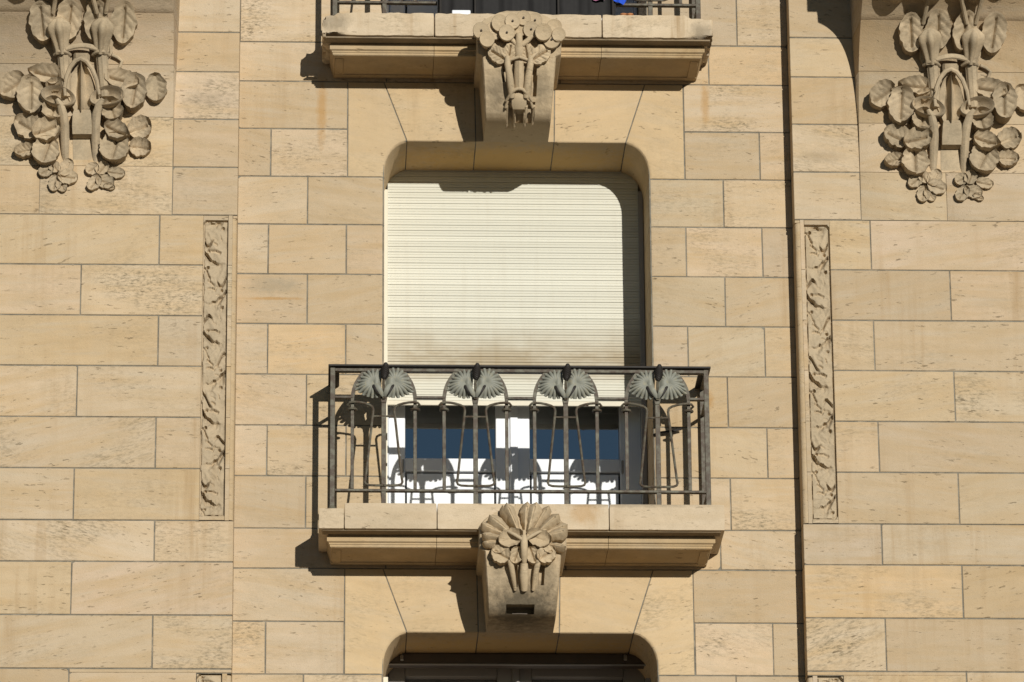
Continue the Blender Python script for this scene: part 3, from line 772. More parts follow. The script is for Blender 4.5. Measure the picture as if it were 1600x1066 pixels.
# ------------------------------------------------------------------ balconies
LZT, LZB = -1.071, -1.2155                       # ledge top and bottom of the lower balcony
BX0, BX1, BY = -1.053, 1.108, -.45
def worn_block(x0, x1, y0, y1, z0, z1, amp, seed, wear_l=0, wear_r=0, res=.022, rnd=.012):
    """subdivided block with worn arrises"""
    nx, ny, nz_ = max(2, int((x1 - x0) / res)), max(2, int((y1 - y0) / res)), max(2, int((z1 - z0) / res))
    bm = bmesh.new(); bmesh.ops.create_cube(bm, size=1)
    mb = MB(); cache = {}
    def vid(i, j, k):
        key = (i, j, k)
        if key not in cache:
            x, y, z = lerp(x0, x1, i / nx), lerp(y0, y1, j / ny), lerp(z0, z1, k / nz_)
            p = Vector((x, y, z))
            # round the edges
            q = Vector((max(x0 + rnd, min(x1 - rnd, x)), max(y0 + rnd, min(y1 - rnd, y)), max(z0 + rnd, min(z1 - rnd, z))))
            dv = p - q
            if dv.length > 1e-6: p = q + dv.normalized() * min(dv.length, rnd)
            wl = max(0, 1 - (x - x0) / .16) * wear_l; wr = max(0, 1 - (x1 - x) / .16) * wear_r
            edge = 1 if k in (0, nz_) or j == 0 else .35
            a = amp * edge * (.13 + wl + wr)
            c = Vector(((x0 + x1) / 2, (y0 + y1) / 2, (z0 + z1) / 2))
            d = abs(noise.noise(p * 14 + Vector((seed, 0, 0)))) + .6 * abs(noise.noise(p * 37 + Vector((seed, 3, 0))))
            if wl + wr > .05 and (k == nz_ or k == 0) and j < ny * .4: d += (wl + wr) * .9 * max(0, noise.noise(p * 9 + Vector((seed, 9, 0))) + .45)
            inw = Vector((0, .7 if j == 0 else 0, -1 if k == nz_ else (1 if k == 0 else 0)))
            if i == 0: inw.x += .6 * min(1, wear_l)
            if i == nx: inw.x -= .6 * min(1, wear_r)
            cache[key] = len(mb.v); mb.v.append(tuple(p + inw * a * d))
        return cache[key]
    for i in range(nx):
        for j in range(ny):
            for k in (0, nz_): mb.f.append((vid(i, j, k), vid(i + 1, j, k), vid(i + 1, j + 1, k), vid(i, j + 1, k)))
    for i in range(nx):
        for k in range(nz_):
            for j in (0, ny): mb.f.append((vid(i, j, k), vid(i + 1, j, k), vid(i + 1, j, k + 1), vid(i, j, k + 1)))
    for j in range(ny):
        for k in range(nz_):
            for i in (0, nx): mb.f.append((vid(i, j, k), vid(i, j + 1, k), vid(i, j + 1, k + 1), vid(i, j, k + 1)))
    bm.free()
    return mb
def balcony(dz, label, worn, joints):
    t = thing('balcony', (.03, -.2, LZB + dz), label, 'balcony', 'stone balconies of the window bay')
    xs = [BX0] + joints + [BX1]
    for i, (a, b_) in enumerate(zip(xs[:-1], xs[1:])):
        zt = LZT + dz - (.03 if (not worn and i == 0) else 0)
        yb = -.002
        worn_block(a + (.001 if i else 0), b_ - (.001 if i < len(xs) - 2 else 0), BY, yb, LZB + dz, zt, (.055 if worn else .007), i * 5 + dz,
                   1.0 if worn and i == 0 else 0, 1.0 if worn and i == len(xs) - 2 else 0, rnd=.010 if worn else .006).build('ledge_stone', M['ledge'], t, angle=50)
    MB().box(BX0 + .02, BX1 - .02, BY + .022, -.353, LZB + dz - .005, LZB + dz + .004).build('soffit_shade_strip', M['soffit_shade'], t, bevel=.0015)  # added dark strip: soffit shade painted beneath the ledge
    # bed mould: fillet, thin bead, soffit with a sunk border
    mx0, mx1 = BX0 + .045, BX1 - .045
    js = [j for j in joints if j > -.8]
    ms = [mx0] + js + [mx1]
    zb = LZB + dz
    for i, (a, b_) in enumerate(zip(ms[:-1], ms[1:])):
        a2, b2 = a + (.0012 if i else 0), b_ - (.0012 if i < len(ms) - 2 else 0)
        lf_, rt_ = i == 0, i == len(ms) - 2
        prof = [(-.345, -.001), (-.349, -.012), (-.349, -.040), (-.338, -.046), (-.338, -.052), (-.333, -.056), (-.333, -.066), (-.326, -.07), (-.29, -.07), (-.286, -.064), (-.05, -.064), (-.046, -.07), (.0, -.07)]
        rows = []
        for y, z in prof:
            ins = (.349 + y) if y < -.3 else .023
            rows.append([(a2 + (ins if lf_ else 0), y - .002, zb + z), (b2 - (ins if rt_ else 0), y - .002, zb + z)])
        mb = MB().grid(rows)
        # ends
        k = len(prof)
        mb.v += [(a2 + (.0 if lf_ else 0), -.001, zb - .001), (b2, -.001, zb - .001)]
        mb.f.append(tuple([2 * q for q in range(k)] + [2 * k])); mb.f.append(tuple([2 * q + 1 for q in range(k)] + [2 * k + 1]))
        mb.build('bed_moulding', M['mould'], t, angle=25)
        # sunk border line on the soffit ends
        if lf_: MB().box(a2 + .03, a2 + .075, -.285, -.05, zb - .070, zb - .0645).build('soffit_border', M['mould'], t, bevel=.002)
        if rt_: MB().box(b2 - .075, b2 - .03, -.285, -.05, zb - .070, zb - .0645).build('soffit_border', M['mould'], t, bevel=.002)
    return t
jl = [at(538, 800, BY)[0], at(683, 805, BY)[0], at(952, 810, BY)[0]]
balcony(0, 'lower stone balcony ledge under the half closed shutter, its left end stone lower', False, jl)
ju = [at(679, 45, BY)[0], at(941, 50, BY)[0]]
balcony(FL, 'upper stone balcony ledge with worn crumbling ends at the top of the picture', True, ju)

# ------------------------------------------------------------------ carved corbels
def corbel(dz, label, lower):
    t = thing('corbel', (.03, -.2, LINT[1] + dz), label, 'corbel', 'carved corbels under the balconies')
    zl = LINT[1] + dz
    yo = 0 if lower else -FL
    # front profile from the ledge down to the window head
    pf = -.015 if lower else .03
    prof = [(-.455 - max(pf, 0), LZT + dz - .004), (-.47 - pf, -1.09 + dz), (-.485 - pf, -1.14 + dz), (-.50 - pf * .8, -1.30 + dz), (-.497, -1.36 + dz), (-.48, -1.42 + dz), (-.45, -1.49 + dz), (-.405, -1.56 + dz), (-.37, -1.605 + dz), (-.345, zl + .030), (-.315, zl + .014), (-.27, zl + .004), (-.20, zl + .0005)]
    def ysurf(z):
        for (y0, z0), (y1, z1) in zip(prof[:-1], prof[1:]):
            if z <= z0 and z >= z1: return lerp(y0, y1, (z0 - z) / (z0 - z1))
        return prof[0][0] if z > prof[0][1] else prof[-1][0]
    zs = -1.335 + dz                                   # shoulder
    cx = .029
    def hw(z):
        if z > LZB + dz: return .235 * max(.02, 1 - ((z - LZB - dz) / (LZT - LZB)) ** 2.2 * .75) if not lower else .232 * max(.03, (1 - ((z - LZB - dz) / (LZT - LZB - .012)) ** 1.6)) ** .6 if z < LZT + dz - .014 else .04
        if z > zs: return .232
        q = (zs - z) / (zs - zl)
        return lerp(.205 if z < zs - .014 else lerp(.232, .205, ((zs - z) / .014) ** 2), .180, q)
    def ev(px, py, h=0.0):
        Y = -.5
        for _ in range(8):
            x, z = at(px, py, Y - h); Y = ysurf(z)
        return x, Y - h, z
    slots = []
    if lower:
        x0, _, z0 = ev(791, 946); x1, _, z1 = ev(833, 968)
        slots.append((x0, x1, z1, z0, .09))
        for a, b_, c, d_ in ((842, 850, 880, 914), (804, 808, 884, 916)):
            x0, _, z0 = ev(a, c); x1, _, z1 = ev(b_, d_); slots.append((x0, x1, z1, z0, .05))
    else:
        for a, b_, c, d_ in ((793, 801, 162, 200), (806, 816, 172, 200), (823, 833, 160, 200), (786, 796, 102, 128), (831, 838, 104, 150)):
            x0, _, z0 = ev(a, c); x1, _, z1 = ev(b_, d_); slots.append((x0, x1, z1, z0, .06))
    rows = []
    NZ, NX = 120, 84
    for i in range(NZ + 1):
        z = lerp(prof[0][1], zl, i / NZ); y = ysurf(z); h_ = hw(z)
        row = [(cx - h_, -.001, z), (cx - h_, y + .012, z)]
        for j in range(NX + 1):
            q = -1 + 2 * j / NX
            x = cx + q * (h_ - .002)
            yy = y + (.008 * sstep(.975, 1, abs(q)))
            for (a, b_, c, d_, dp) in slots:
                if a < x < b_ and c < z < d_: yy = y + dp
            yy += .003 * nz(x * 30, z * 30, 1) + .002 * nz(x * 80, z * 80, 4)
            row.append((x, yy, z))
        row += [(cx + h_, y + .012, z), (cx + h_, -.001, z)]
        rows.append(row)
    mb = MB().grid(rows); K = len(rows[0])
    mb.f.append(tuple(range(K))); e = NZ * K
    mb.f.append(tuple(range(e + K - 1, e - 1, -1)))
    mb.build('block', M['corbel'], t, angle=32)
    def lf(name, px, py, L, W, a, lift, cup=.012, shape='round', **kw):
        x, y, z = ev(px, py + lift * 80)
        leaf(x, z, L * PX, W * PX, R(a), ysurf, lift, cup, shape, seed=px, **kw).build(name, M['carved2'], t, angle=34)
    def tb(name, pts, rad, **kw): MB().tube([ev(*p) for p in pts], rad, 10, **kw).build(name, M['carved2'], t, angle=60)
    if lower:
        # fan of fluted petals
        n_ = 13
        for i in range(n_):
            a = lerp(190, -10, i / (n_ - 1)) + (3 if i % 2 else -2) + 3.5 * math.sin(i * 4.1); ar = R(a)
            up_ = math.sin(ar)
            L = (54 if up_ > .3 else 46) * (.94 + .1 * (i * 7 % 3) / 2)
            mx, my = 819 + math.cos(ar) * 44, 842 - up_ * 33
            lf('petal', mx, my, L, (19 if up_ > .2 else 15) * (.9 + .2 * (i * 5 % 4) / 3), a, .055 + (.026 if i % 2 else 0), -.028, 'spoon', rib=.006, veins=0, tilt=(.05, 0), fold=-.026)
        for sg in (-1, 1):
            lf('curled_leaf', 819 + sg * 22, 841, 38, 27, 90 - sg * 108, .075, .034, 'round', veins=0, rib=.002, fold=-.004, tilt=(-.014, .010 * sg))
            lf('curled_leaf', 819 + sg * 38, 856, 26, 17, 90 - sg * 120, .035, .012, 'round', veins=3, rib=.006)
            tb('brow', [(819 + sg * 3, 843, .085), (819 + sg * 14, 836, .095), (819 + sg * 24, 831, .085), (819 + sg * 34, 827, .06)], [.009, .010, .008, .005])
        tb('boss', [(819, 830, .06), (819, 840, .08), (819, 852, .08), (819, 868, .06), (819, 884, .03)], [.010, .018, .020, .018, .012])
        for q in ((782, 866, 30, 26, 150, .05), (806, 868, 26, 20, 250, .045), (832, 868, 26, 20, 290, .045), (853, 866, 30, 26, 30, .05)):
            lf('leaf', *q, .014, 'round', rib=.007, veins=3, fold=.006)
        for sg in (-1, 1):
            tb('stem', [(819 + sg * 23, 874, .045), (819 + sg * 20, 886, .04), (819 + sg * 17, 902, .03), (819 + sg * 14, 922, .012)], [.015, .016, .014, .009])
            tb('stem', [(819 + sg * 23, 874, .03), (819 + sg * 27, 866, .035), (819 + sg * 32, 860, .03)], [.010, .009, .006])
        tb('stem', [(819, 880, .03), (819, 900, .03), (819, 922, .012)], [.020, .026, .018])
        x, y, z = ev(819, 897, .045); MB().tube([(x, y + .02, z), (x, y - .004, z)], .013, 10).build('peg', M['carved2'], t)
        x0, y0, z0 = ev(800, 964, -.085); x1, y1, z1 = ev(824, 955, -.085)
        MB().prism([(x0, z0 - .01), (x1, z0 - .01), (x1, z1), (lerp(x0, x1, .65), z1), (lerp(x0, x1, .5), z1 + .012), (lerp(x0, x1, .35), z1), (x0, z1)], y0 - .02, y0 + .04).build('drain_plate', M['brown'], t)
    else:
        # a spray of flat round seed discs
        D = ((752, 44, 22), (761, 57, 20), (772, 44, 23), (781, 32, 22), (792, 47, 21), (809, 41, 22), (801, 29, 20), (830, 42, 21), (836, 28, 19), (849, 46, 22), (862, 58, 22), (873, 50, 18), (818, 24, 19), (866, 38, 20))
        for i, (px, py, d_) in enumerate(D):
            h = .075 + .02 * math.sin(i * 2.3)
            x, y, z = ev(px, py + 4, h)
            nx_ = (px - 811) / 240; mb = MB()
            rows = []
            r_ = d_ * .60 * PX
            for (rr, yy) in ((0.0, .002), (.12, .002), (.2, .0), (.55, .003), (.86, -.001), (.95, -.002), (1, .002), (.98, .016), (.7, .04), (.55, .09)):
                rows.append([(x + rr * r_ * math.cos(q), y + yy - nx_ * rr * r_ * math.cos(q) * .5 + rr * r_ * math.sin(q) * -.30, z + rr * r_ * math.sin(q)) for q in [2 * PI * k / 20 for k in range(20)]])
            mb.grid(rows, closed=True); dobj = mb.build('seed_disc', M['corbel'], t, angle=50)
            if i % 2 == 0 or px in (792, 830):
                MB().tube([(x, y - .012, z), (x, y + .004, z)], [.0045, .007], 8).build('seed', M['brown'], dobj)
        for pts, rad in (([(811, 72, .03), (811, 62, .05), (811, 52, .06)], [.022, .02, .018]),
                         ([(808, 70, .03), (800, 62, .045), (793, 54, .05)], [.014, .012, .011]), ([(816, 70, .03), (826, 62, .045), (834, 52, .05)], [.016, .014, .012])):
            tb('stem', pts, rad)
        tb('stem', [(811, 66, .03), (811, 80, .02), (811, 92, .01)], [.026, .03, .02])
        for q in ((776, 86, 30, 24, 150, .035), (796, 82, 28, 20, 80, .03), (822, 83, 28, 22, 100, .03), (845, 86, 32, 26, 30, .035)):
            lf('leaf', *q, -.012, 'heart', rib=.011, veins=5)
        for sg in (-1, 1):
            o = 811
            tb('stem', [(o + sg * 18, 88, .04), (o + sg * 18, 100, .05), (o + sg * 15, 118, .05), (o + sg * 13, 134, .048), (o + sg * 11, 152, .04)], [.014, .018, .020, .021, .018])
            tb('stem', [(o + sg * 18, 92, .035), (o + sg * 26, 84, .035), (o + sg * 33, 78, .03)], [.011, .009, .006])
            tb('arch', [(o + sg * 17, 95, .035), (o + sg * 9, 92, .04), (o, 89, .042)], [.008, .009, .009])
            tb('rib', [(o + sg * 18, 158, .03), (o + sg * 21, 168, .02), (o + sg * 21, 184, .012), (o + sg * 20, 200, .006)], [.007, .008, .008, .007])
            tb('rib', [(o + sg * 8.5, 168, .03), (o + sg * 9, 184, .02), (o + sg * 8, 200, .008)], [.009, .010, .009])
            tb('hood', [(o + sg * 20, 158, .03), (o + sg * 15, 150, .045), (o + sg * 12, 146, .055), (o + sg * 6, 140, .06), (o, 138, .06)], [.008, .009, .009, .01, .01])
        tb('stem', [(811, 96, .03), (811, 116, .038), (811, 140, .035)], [.024, .028, .026], flute=.12, nfl=4)
        rows = []
        for py, hw_, h in ((142, 5, .035), (148, 11, .05), (156, 12, .052), (164, 12, .048), (171, 10, .04), (171.5, 10, .0)):
            rows.append([ev(811 + q * hw_, py, h * (1 - .25 * q * q) if abs(q) < .99 else 0) for q in (-1, -.95, -.5, 0, .5, .95, 1)])
        MB().grid(rows).build('shield', M['carved2'], t, angle=40)
    return t
M['carved2'] = stone_mat('corbel_carving', [(.56, .44, .285), (.59, .465, .305)], grime=.5, pits=.4, strata=.15, soot=.20, bump=.4, bumpd=.005)
corbel(0, 'carved corbel with a fluted fan of petals under the lower balcony', True)
corbel(FL, 'carved corbel with round seed discs and tall stems under the upper balcony', False)

# ------------------------------------------------------------------ railing
RY = -.32
def rz(py, Y=RY): return at(800, py - 0.0, Y)[1]
def railing():
    t = thing('railing', (.02, RY, LZT), 'wrought iron balcony railing with four fan leaf ornaments before the half closed shutter', 'railing', 'wrought iron railings')
    x0, x1 = at(519.5, 680, RY)[0], at(1105, 680, RY)[0]
    zt = rz(571, RY - .03); zb2 = rz(580.5)
    I, D = M['iron'], M['iron_dark']
    yb = -.004
    hr = MB().box(x0 - .024, x1 + .024, RY - .034, RY + .03, zt - .011, zt)
    hr.box(x0 - .024, x0 + .036, RY + .03, yb, zt - .011, zt); hr.box(x1 - .036, x1 + .024, RY + .03, yb, zt - .011, zt)
    hr.build('handrail', D, t, bevel=.002)
    MB().box(x0 + .012, x1 - .012, RY - .018, RY + .018, zb2 - .010, zb2 + .007).build('top_bar', I, t, bevel=.0015)
    zm = rz(622.5); zbt = rz(768)
    MB().box(x0 + .012, x1 - .012, RY - .015, RY + .015, zbt - .007, zbt + .006).build('bottom_bar', I, t, bevel=.0015)
    for x in (x0, x1):
        MB().box(x - .0135, x + .0135, RY - .0135, RY + .0135, LZT - .03, zt - .0112).build('corner_post', I, t, bevel=.002)
        MB().box(x - .012, x + .012, -.045, -.021, LZT - .001, zt - .0112).build('wall_post', D if x < 0 else I, t, bevel=.002)
        for z, hh in ((zb2, .009), (zm, .007), (zbt, .008)):
            MB().box(x - .009, x + .009, RY + .0135, yb, z - hh, z + hh).build('side_bar', I, t, bevel=.0015)
        MB().tube([(x, RY, LZT + .0), (x, RY, LZT + .02)], [.024, .016], 10).build('post_shoe', I, t)
    cxs = [at(599.5, 700, RY)[0], at(743, 700, RY)[0], at(884.5, 700, RY)[0], at(1028.3, 700, RY)[0]]
    hwb = .1685
    ends = [x0 + .012] + [v for c in cxs for v in (c - hwb, c + hwb)] + [x1 - .012]
    for a, b_ in zip(ends[0::2], ends[1::2]):
        MB().box(a, b_, RY - .013, RY + .016, zm - .0075, zm + .006).build('short_bar', I, t, bevel=.0015)
    proto = None
    c = cxs[0]
    # ---- one ornament; its stem carries the sub-parts
    orn = MB()
    orn.box(c - .0128, c + .0128, RY - .012, RY + .010, LZT - .02, rz(627)).prism([(c - .0128, rz(632)), (c + .0128, rz(632)), (c + .019, rz(622)), (c - .019, rz(622))], RY - .016, RY + .012)
    o = orn.build('fan_ornament', I, t, bevel=.002)
    zc = rz(620)
    for s in (-1, 1):
        MB().box(c + s * hwb - .0092, c + s * hwb + .0092, RY - .0092, RY + .0092, zbt + .008, rz(622)).build('baluster', I, o, bevel=.0015)
        # arch strap
        pth = []
        for i in range(11):
            q = i / 10
            px = lerp(48, 25, q ** 1.0) + 5.5 * math.sin(PI * q) ; py = lerp(624, 577.5, q)
            pth.append((c + s * px * PX * .993, py))
        rows = []
        for i, (x, py) in enumerate(pth):
            z = rz(py); a = pth[max(0, i - 1)]; b_ = pth[min(10, i + 1)]
            tx, tz = b_[0] - a[0], rz(b_[1]) - rz(a[1]); L = math.hypot(tx, tz); nx_, nz2 = -tz / L, tx / L
            h = .010
            rows.append([(x + nx_ * h, RY - .012, z + nz2 * h), (x + nx_ * h, RY + .008, z + nz2 * h), (x - nx_ * h, RY + .008, z - nz2 * h), (x - nx_ * h, RY - .012, z - nz2 * h)])
        mb = MB().grid(rows, closed=True); mb.f += [(0, 1, 2, 3), (43, 42, 41, 40)]
        mb.build('arch_strap', I, o, angle=30)
        # rod bent round the baluster
        q = lambda px, py, dy=0.0: (c + s * px * PX * .993, RY + dy, rz(py + 0, RY + dy))
        pts = [q(44, 636, .016), q(52, 637, .012), q(55, 634, -.004), q(52, 630.5, -.018), q(46, 629.5, -.024), q(38, 630, -.024), q(30, 631.5, -.02), q(22, 634, -.014), q(17.5, 637, -.010), q(16, 642, -.008), q(17, 652, -.008),
               q(27.5, 748, -.008), q(28.6, 754, -.008), q(27, 757.5, -.008), q(22, 759.3, -.008), q(12, 759.8, -.010), q(.2, 759.8, -.016)]
        MB().tube(pts, .0068, 8).build('loop_rod', I, o)
        q2 = [(c + s * hwb + .021 * math.cos(u), RY + .021 * math.sin(u), rz(641.5)) for u in [2 * PI * k / 14 for k in range(15)]]
        MB().tube(q2, .0065, 8).build('collar', I, o)
    MB().tube([(c - 16.3 * PX, RY - .008, rz(652.5)), (c + 16.3 * PX, RY - .008, rz(652.5))], .0055, 8).build('cross_rod', I, o)
    # ---- fan leaves
    def wing(s, F, bound, name):
        B = []
        for (px, py) in list(bound) + [bound[0]]: B.append((px - F[0], -(py - F[1])))
        K = 190; n_ribs = 19
        cum = [0]
        for p, q in zip(B[:-1], B[1:]): cum.append(cum[-1] + math.hypot(q[0] - p[0], q[1] - p[1]))
        def bp(u):
            d = u * cum[-1]
            for i in range(len(B) - 1):
                if d <= cum[i + 1] + 1e-9:
                    v = (d - cum[i]) / (cum[i + 1] - cum[i]); return lerp(B[i][0], B[i + 1][0], v), lerp(B[i][1], B[i + 1][1], v)
            return B[-1]
        fr, bk = [], []
        for ring in range(8):
            r = [0.0, .12, .3, .5, .68, .84, .95, 1.0][ring]
            a, b_ = [], []
            for k in range(K + 1):
                u = k / K; bx_, bz_ = bp(u)
                ph = abs(math.sin(PI * u * n_ribs)); mk = sstep(.05, .13, u) * sstep(.90, .80, u); ph = 1 - (1 - ph) * mk
                rr = r * (1.05 - (.10 * (1 - ph) ** 3 if r > .8 else 0) - (.15 * (1 - ph) ** 2.2 if r > .93 else 0))
                x = c + (F[0] + bx_ * rr) * PX * .993; zz = rz(F[1] - bz_ * rr)
                y = RY - .030 - .016 * math.sin(PI * min(1, r * 1.1)) + .018 * r * r - .027 * max(0, r - .38) * (ph ** .6 - .6)
                a.append((x, y, zz)); b_.append((x, y + .005, zz))
            fr.append(a); bk.append(b_)
        mb = MB().grid(fr).grid(bk)
        W_ = K + 1; off = 8 * W_
        for k in range(K): mb.f.append((7 * W_ + k, 7 * W_ + k + 1, off + 7 * W_ + k + 1, off + 7 * W_ + k))
        mb.build(name, M['iron_leaf'], o, angle=60)
    wing(-1, (-16, 601), [(-4, 596), (-5, 588), (-7, 581), (-19, 580.5), (-31, 586.5), (-40, 600), (-43, 612), (-31, 620), (-18, 624), (-8, 623), (-3, 620), (-5, 608)], 'fan_leaf')
    wing(1, (17, 600), [(2.5, 606), (3, 592), (6, 580), (14, 578.5), (24, 579), (35, 587.5), (40, 599), (45, 614), (33, 620), (22, 623.5), (10, 623), (3, 621), (4, 612)], 'fan_leaf')
    # inner lips of the rolled leaves, each with a black bar that paints the shade of its hollow
    for s, pts in ((-1, [(-15, 600, .030), (-11, 603, .052), (-7, 609, .056), (-3.5, 616, .048), (-1.5, 621, .036)]), (1, [(13, 599, .034), (8, 604, .056), (4.5, 610, .058), (2.5, 616, .05), (1, 621, .036)])):
        MB().tube([(c + px * PX, RY - h, rz(py, RY - h)) for px, py, h in pts], [.004, .011, .014, .012, .005], 10, squash=.45).build('leaf_lip', M['iron_leaf'], o)
        MB().tube([(c + (px + s * 4.4) * PX, RY - h + .004, rz(py + 1, RY - h)) for px, py, h in pts[:4]], [.002, .009, .009, .002], 8, squash=.3).build('hollow_shade', D, o)
    # stalk and cone bud leaning out
    pa = [(c + px * PX, RY - h, rz(py, RY - h)) for px, py, h in ((0, 624, .02), (.2, 610, .036), (-.5, 600, .048), (0, 593, .058))]
    MB().tube(pa, [.011, .008, .007, .007], 8).build('stalk', I, o)
    rows = []
    a0 = Vector((c + .2 * PX, RY - .056, rz(594, RY - .056))); a1 = Vector((c + 3.0 * PX, RY - .085, rz(567.5, RY - .085)))
    ax = (a1 - a0); e1 = Vector((0, 1, 0)).cross(ax).normalized(); e2 = ax.normalized().cross(e1)
    for i in range(19):
        s = i / 18; r_ = .0215 * math.sin(PI * (.06 + .90 * s) ** .85) ** .6
        rows.append([tuple(a0 + ax * s + (e1 * math.cos(q) + e2 * math.sin(q)) * r_ * (1 + .16 * math.cos(7 * q + (PI if i % 2 else 0)) * (1 if 0 < i < 18 else 0))) for q in [2 * PI * k / 28 for k in range(28)]])
    mb = MB().grid(rows, closed=True); mb.f.append(tuple(range(28))); mb.f.append(tuple(range(18 * 28 + 27, 18 * 28 - 1, -1)))
    mb.build('cone_bud', D, o, angle=40)
    for cx_ in cxs[1:]:
        d = copy_tree(o, t); d.location.x = cx_ - c
    return t
rail = railing()
rail2 = copy_tree(rail); rail2.location.z += FL
rail2['label'] = 'foot of the iron railing on the upper balcony, cut off by the picture edge'

# ------------------------------------------------------------------ windows, shutter, rooms
SY = .45
def french_window(dz, label, zl_top, frame_mat='white', yw=.595):
    zb = LZT - .02 + dz
    t = thing('french_window', (.03, yw, zb), label, 'window', 'windows of the middle bay')
    xl, xr = OL + .004, OR - .004
    fm = M[frame_mat]
    q = lambda px, py, Y: at(px, py, Y)
    fx0 = at(606, 690, yw)[0]; g0 = at(633, 690, yw)[0]; g1 = at(774.5, 690, yw)[0]; g2 = at(827.5, 690, yw)[0]; g3 = at(968.5, 690, yw)[0]; fx1 = at(1003, 690, yw)[0]
    fr = MB()
    fr.box(xl, fx0 + .004, yw - .02, yw + .10, zb, zl_top); fr.box(fx1 - .004, xr, yw - .02, yw + .10, zb, zl_top)
    fr.box(fx0 + .004, fx1 - .004, yw - .02, yw + .10, zl_top - .05, zl_top); fr.box(fx0 + .004, fx1 - .004, yw - .02, yw + .10, zb, zb + .03)
    fr.build('frame', fm, t, bevel=.004)
    xm = at(803, 690, yw)[0]
    z1 = at(800, 717, yw)[1] + dz; z2 = at(800, 737, yw)[1] + dz; zt = zl_top - .052
    for (a, b_, ga, gb) in ((fx0 + .005, xm - .002, g0, g1), (xm + .002, fx1 - .005, g2, g3)):
        s = MB()
        y0, y1 = yw - .002, yw + .085
        s.box(a, ga, y0, y1, zb + .032, zt); s.box(gb, b_, y0, y1, zb + .032, zt)
        s.box(ga, gb, y0, y1, z2, z1); s.box(ga, gb, y0, y1, zt - .06, zt); s.box(ga, gb, y0, y1, zb + .032, zb + .07)
        so_ = s.build('sash', fm, t, bevel=.004)
        MB().box(ga + .001, gb - .001, yw + .060, yw + .066, z1 + .001, zt - .061).build('pane', M['glass'], so_, smooth=False)
        MB().box(ga + .010, gb - .010, yw + .014, yw + .03, zb + .082, z2 - .010).build('lower_panel', fm, so_, bevel=.003)
        bx_ = ga if a < 0 else gb
    # raised cover strip where the sashes meet
    MB().box(xm - .022, xm + .022, yw - .016, yw - .0025, zb + .034, zt).build('cover_strip', fm, t, bevel=.004)
    # hinges on the outer stiles
    for hx in (g0 - .012, g3 + .012):
        MB().tube([(hx, yw - .008, z1 - .01), (hx, yw - .008, z1 - .085)], .006, 8).build('hinge', M['hook'], t)
    return t
french_window(0, 'white double window door behind the lower balcony, partly under the cream shutter', 1.165)
french_window(FL, 'white double window door of the upper storey, hardly seen behind the black screen', 1.165 + FL)
french_window(-FL, 'shaded window at the bottom of the picture, below the lower corbel', at(800, 1057, .60)[1] + .112, 'grey_alu', .61)
for dz in (0, FL, -FL):
    x0, x1, y0, y1, z0, z1 = OL - .003, OR + .003, .73, 2.4, LZT - .05 + dz, 1.3 + dz
    mb = MB().add([(x0, y0, z0), (x1, y0, z0), (x1, y0, z1), (x0, y0, z1), (x0, y1, z0), (x1, y1, z0), (x1, y1, z1), (x0, y1, z1)],
                  [(4, 5, 6, 7), (0, 4, 7, 3), (1, 2, 6, 5), (0, 1, 5, 4), (3, 7, 6, 2)])
    o = mb.build('room_interior', M['dark'], smooth=False); o['kind'] = 'structure'

# roller shutter, three quarters down
sh = thing('roller_shutter', (.03, SY, .0), 'cream roller shutter of thin slats let three quarters down behind the railing', 'shutter')
zbot = at(800, 634.5, SY)[1]; pitch = .0325
xs0, xs1 = at(605.5, 450, SY)[0], at(999, 450, SY)[0]
slat_me = None; k = 0; z = zbot + .028
prof = [(-.001, .0003), (-.0040, .0012), (-.0048, .0045), (-.0048, .0130), (-.0024, .0145), (-.0024, .0166), (-.0048, .0182), (-.0048, .0285), (-.0038, .0311), (0.001, .0318), (.008, .0318), (.008, .0003)]
while z < 1.20:
    if slat_me is None:
        mb = MB().grid([[(x, SY + y, z + q) for y, q in prof] for x in (xs0, xs1)], closed=True)
        so_ = mb.build('slat', M['shutter'], sh, angle=25); slat_me = so_.data; zfirst = z
    else:
        so_ = link('slat', slat_me, sh); so_.location.z = z - zfirst; so_.location.y = random.uniform(-.0011, .0011); so_.rotation_euler.y = random.uniform(-.0005, .0005)
    z += pitch
MB().box(xs0, xs1, SY - .008, SY + .008, zbot, zbot + .0275).build('bottom_bar', M['cream'], sh, bevel=.002)
for x in (xs0 + .3, xs1 - .3): MB().tube([(x, SY - .02, zbot + .008), (x, SY - .007, zbot + .008)], .008, 10).build('stop', M['terracotta'], sh)
for xa, xb in ((OL + .0015, xs0 + .001), (xs1 - .001, OR - .0015)):
    MB().box(xa, xb, SY - .02, SY + .03, LZT - .01, 1.05).build('guide_rail', M['cream'] if xa < 0 else M['grey_alu'], sh, bevel=.002)
# shutter rolled up in its box over the bottom window
b2 = thing('shutter_box', (.03, .42, LINT[1] - .2), 'brown shutter box under the lintel of the bottom window', 'shutter')
zl = LINT[1]
MB().box(OL + .012, OR - .012, .40, .50, zl - .062, zl - .003).build('casing', M['brown'], b2, bevel=.004)
MB().box(OL + .012, OR - .012, .395, .41, zl - .07, zl - .0625).build('lip', M['grey_alu'], b2, bevel=.002)
for xa, xb, mm in ((OL + .0015, OL + .03, 'cream'), (OR - .03, OR - .0015, 'grey_alu')):
    MB().box(xa, xb, .43, .48, LZT - FL, zl - .13).build('guide_rail', M[mm], b2, bevel=.002)
for px in (628, 977):
    x, z_ = at(px, 1029, .385)
    tag(MB().tube([(x, .40, z_ + .02), (x, .38, z_ + .012), (x, .375, z_ - .012)], [.008, .009, .010], 8).build('shutter_hook', M['hook']),
        'small pale metal hook under the bottom lintel, the %s one' % ('left' if px < 800 else 'right'), 'hook', 'hooks under the bottom lintel')
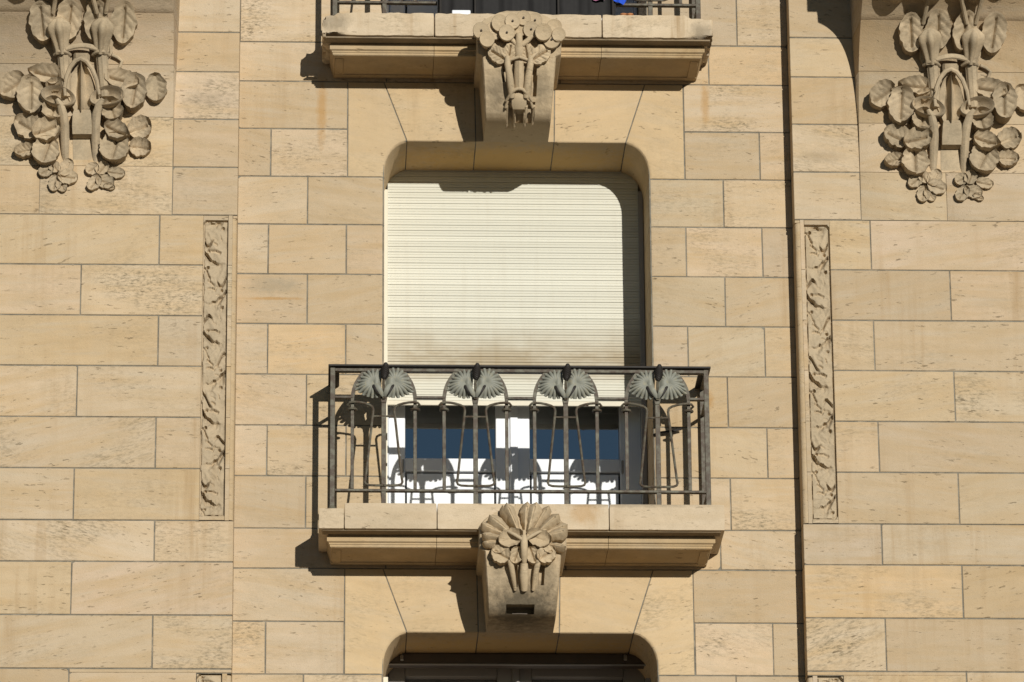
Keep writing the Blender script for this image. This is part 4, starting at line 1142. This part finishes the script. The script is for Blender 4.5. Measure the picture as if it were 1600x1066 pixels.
# iron hold-back on the wall right of the lower window
x, z_ = at(1050, 675, -.02)
tag(MB().tube([(x - .10, -.001, z_ - .012), (x - .06, -.03, z_ - .008), (x, -.034, z_), (x + .05, -.034, z_ + .012)], [.007, .008, .008, .006], 8).build('shutter_catch', M['iron_dark']),
    'little iron shutter catch on the wall behind the last fan ornament', 'catch')

# ------------------------------------------------------------------ things on the upper balcony
def upx(px, Y): return at(px, 10, Y)[0]
sc = thing('privacy_screen', (.05, RY - .035, LZT + FL), 'black screen tied along the front of the upper railing', 'screen')
yy = RY - .036
rows = [[(lerp(upx(683, yy), upx(962, yy), i / 60), yy + .005 * math.sin(i * .7) + .003 * math.sin(i * 1.9), LZT + FL + zz) for i in range(61)] for zz in (.012, .3, .72)]
MB().grid(rows).build('cloth', M['screen'], sc)
for px in (688, 742, 872, 957):
    x = upx(px, yy); MB().tube([(x, yy - .016, LZT + FL + .001), (x, yy - .016, LZT + FL + .73)], .007, 8).build('pole', M['iron_dark'], sc)
xa, xb = upx(958, RY - .03), upx(978, RY - .03)
zz = at(968, 13, RY - .03)[1]
rows = [[(lerp(xa + .0, xb, u), RY - .06 + .006 * math.sin(u * 9), lerp(zz + .5, zz + .034 - .034 * u * (1.0 if u < .8 else (1 - u) * 4), v)) for u in [i / 12 for i in range(13)]] for v in (0, .5, 1)]
tag(MB().grid(rows).build('blue_cloth', M['blue']), 'bright blue cloth hanging over the upper railing', 'cloth')
xa, xb = upx(926, RY - .03), upx(945, RY - .03); zz = at(930, 3.5, RY - .03)[1]
rows = [[(lerp(xa, xb, u), RY - .062 + .005 * math.sin(u * 8), zz + .4 * v - .004 * math.sin(u * 6)) for u in [i / 10 for i in range(11)]] for v in (0, 1)]
tag(MB().grid(rows).build('pink_cloth', M['pink']), 'scrap of pink cloth beside the blue one on the upper railing', 'cloth')
for px, c_ in ((972, 'terracotta'), (982, 'terracotta')):
    x = upx(px, RY + .02); zq = LZT + FL
    pot = MB().tube([(x, RY - .085, zq + .001), (x, RY - .085, zq + .010), (x, RY - .085, zq + .0105), (x, RY - .085, zq + .016)], [.014, .016, .02, .02], 14).build('flower_pot', M[c_])
    tag(pot, 'tiny terracotta pot on the upper ledge, the %s one' % ('left' if px < 976 else 'right'), 'pot', 'little pots on the upper ledge')
x0, x1 = upx(706, RY - .06), upx(735, RY - .06)
tag(MB().box(x0, x1, RY - .085, RY - .062, LZT + FL + .001, LZT + FL + .034).build('white_box', M['white'], bevel=.004), 'low white box standing on the upper ledge before the black screen', 'box')
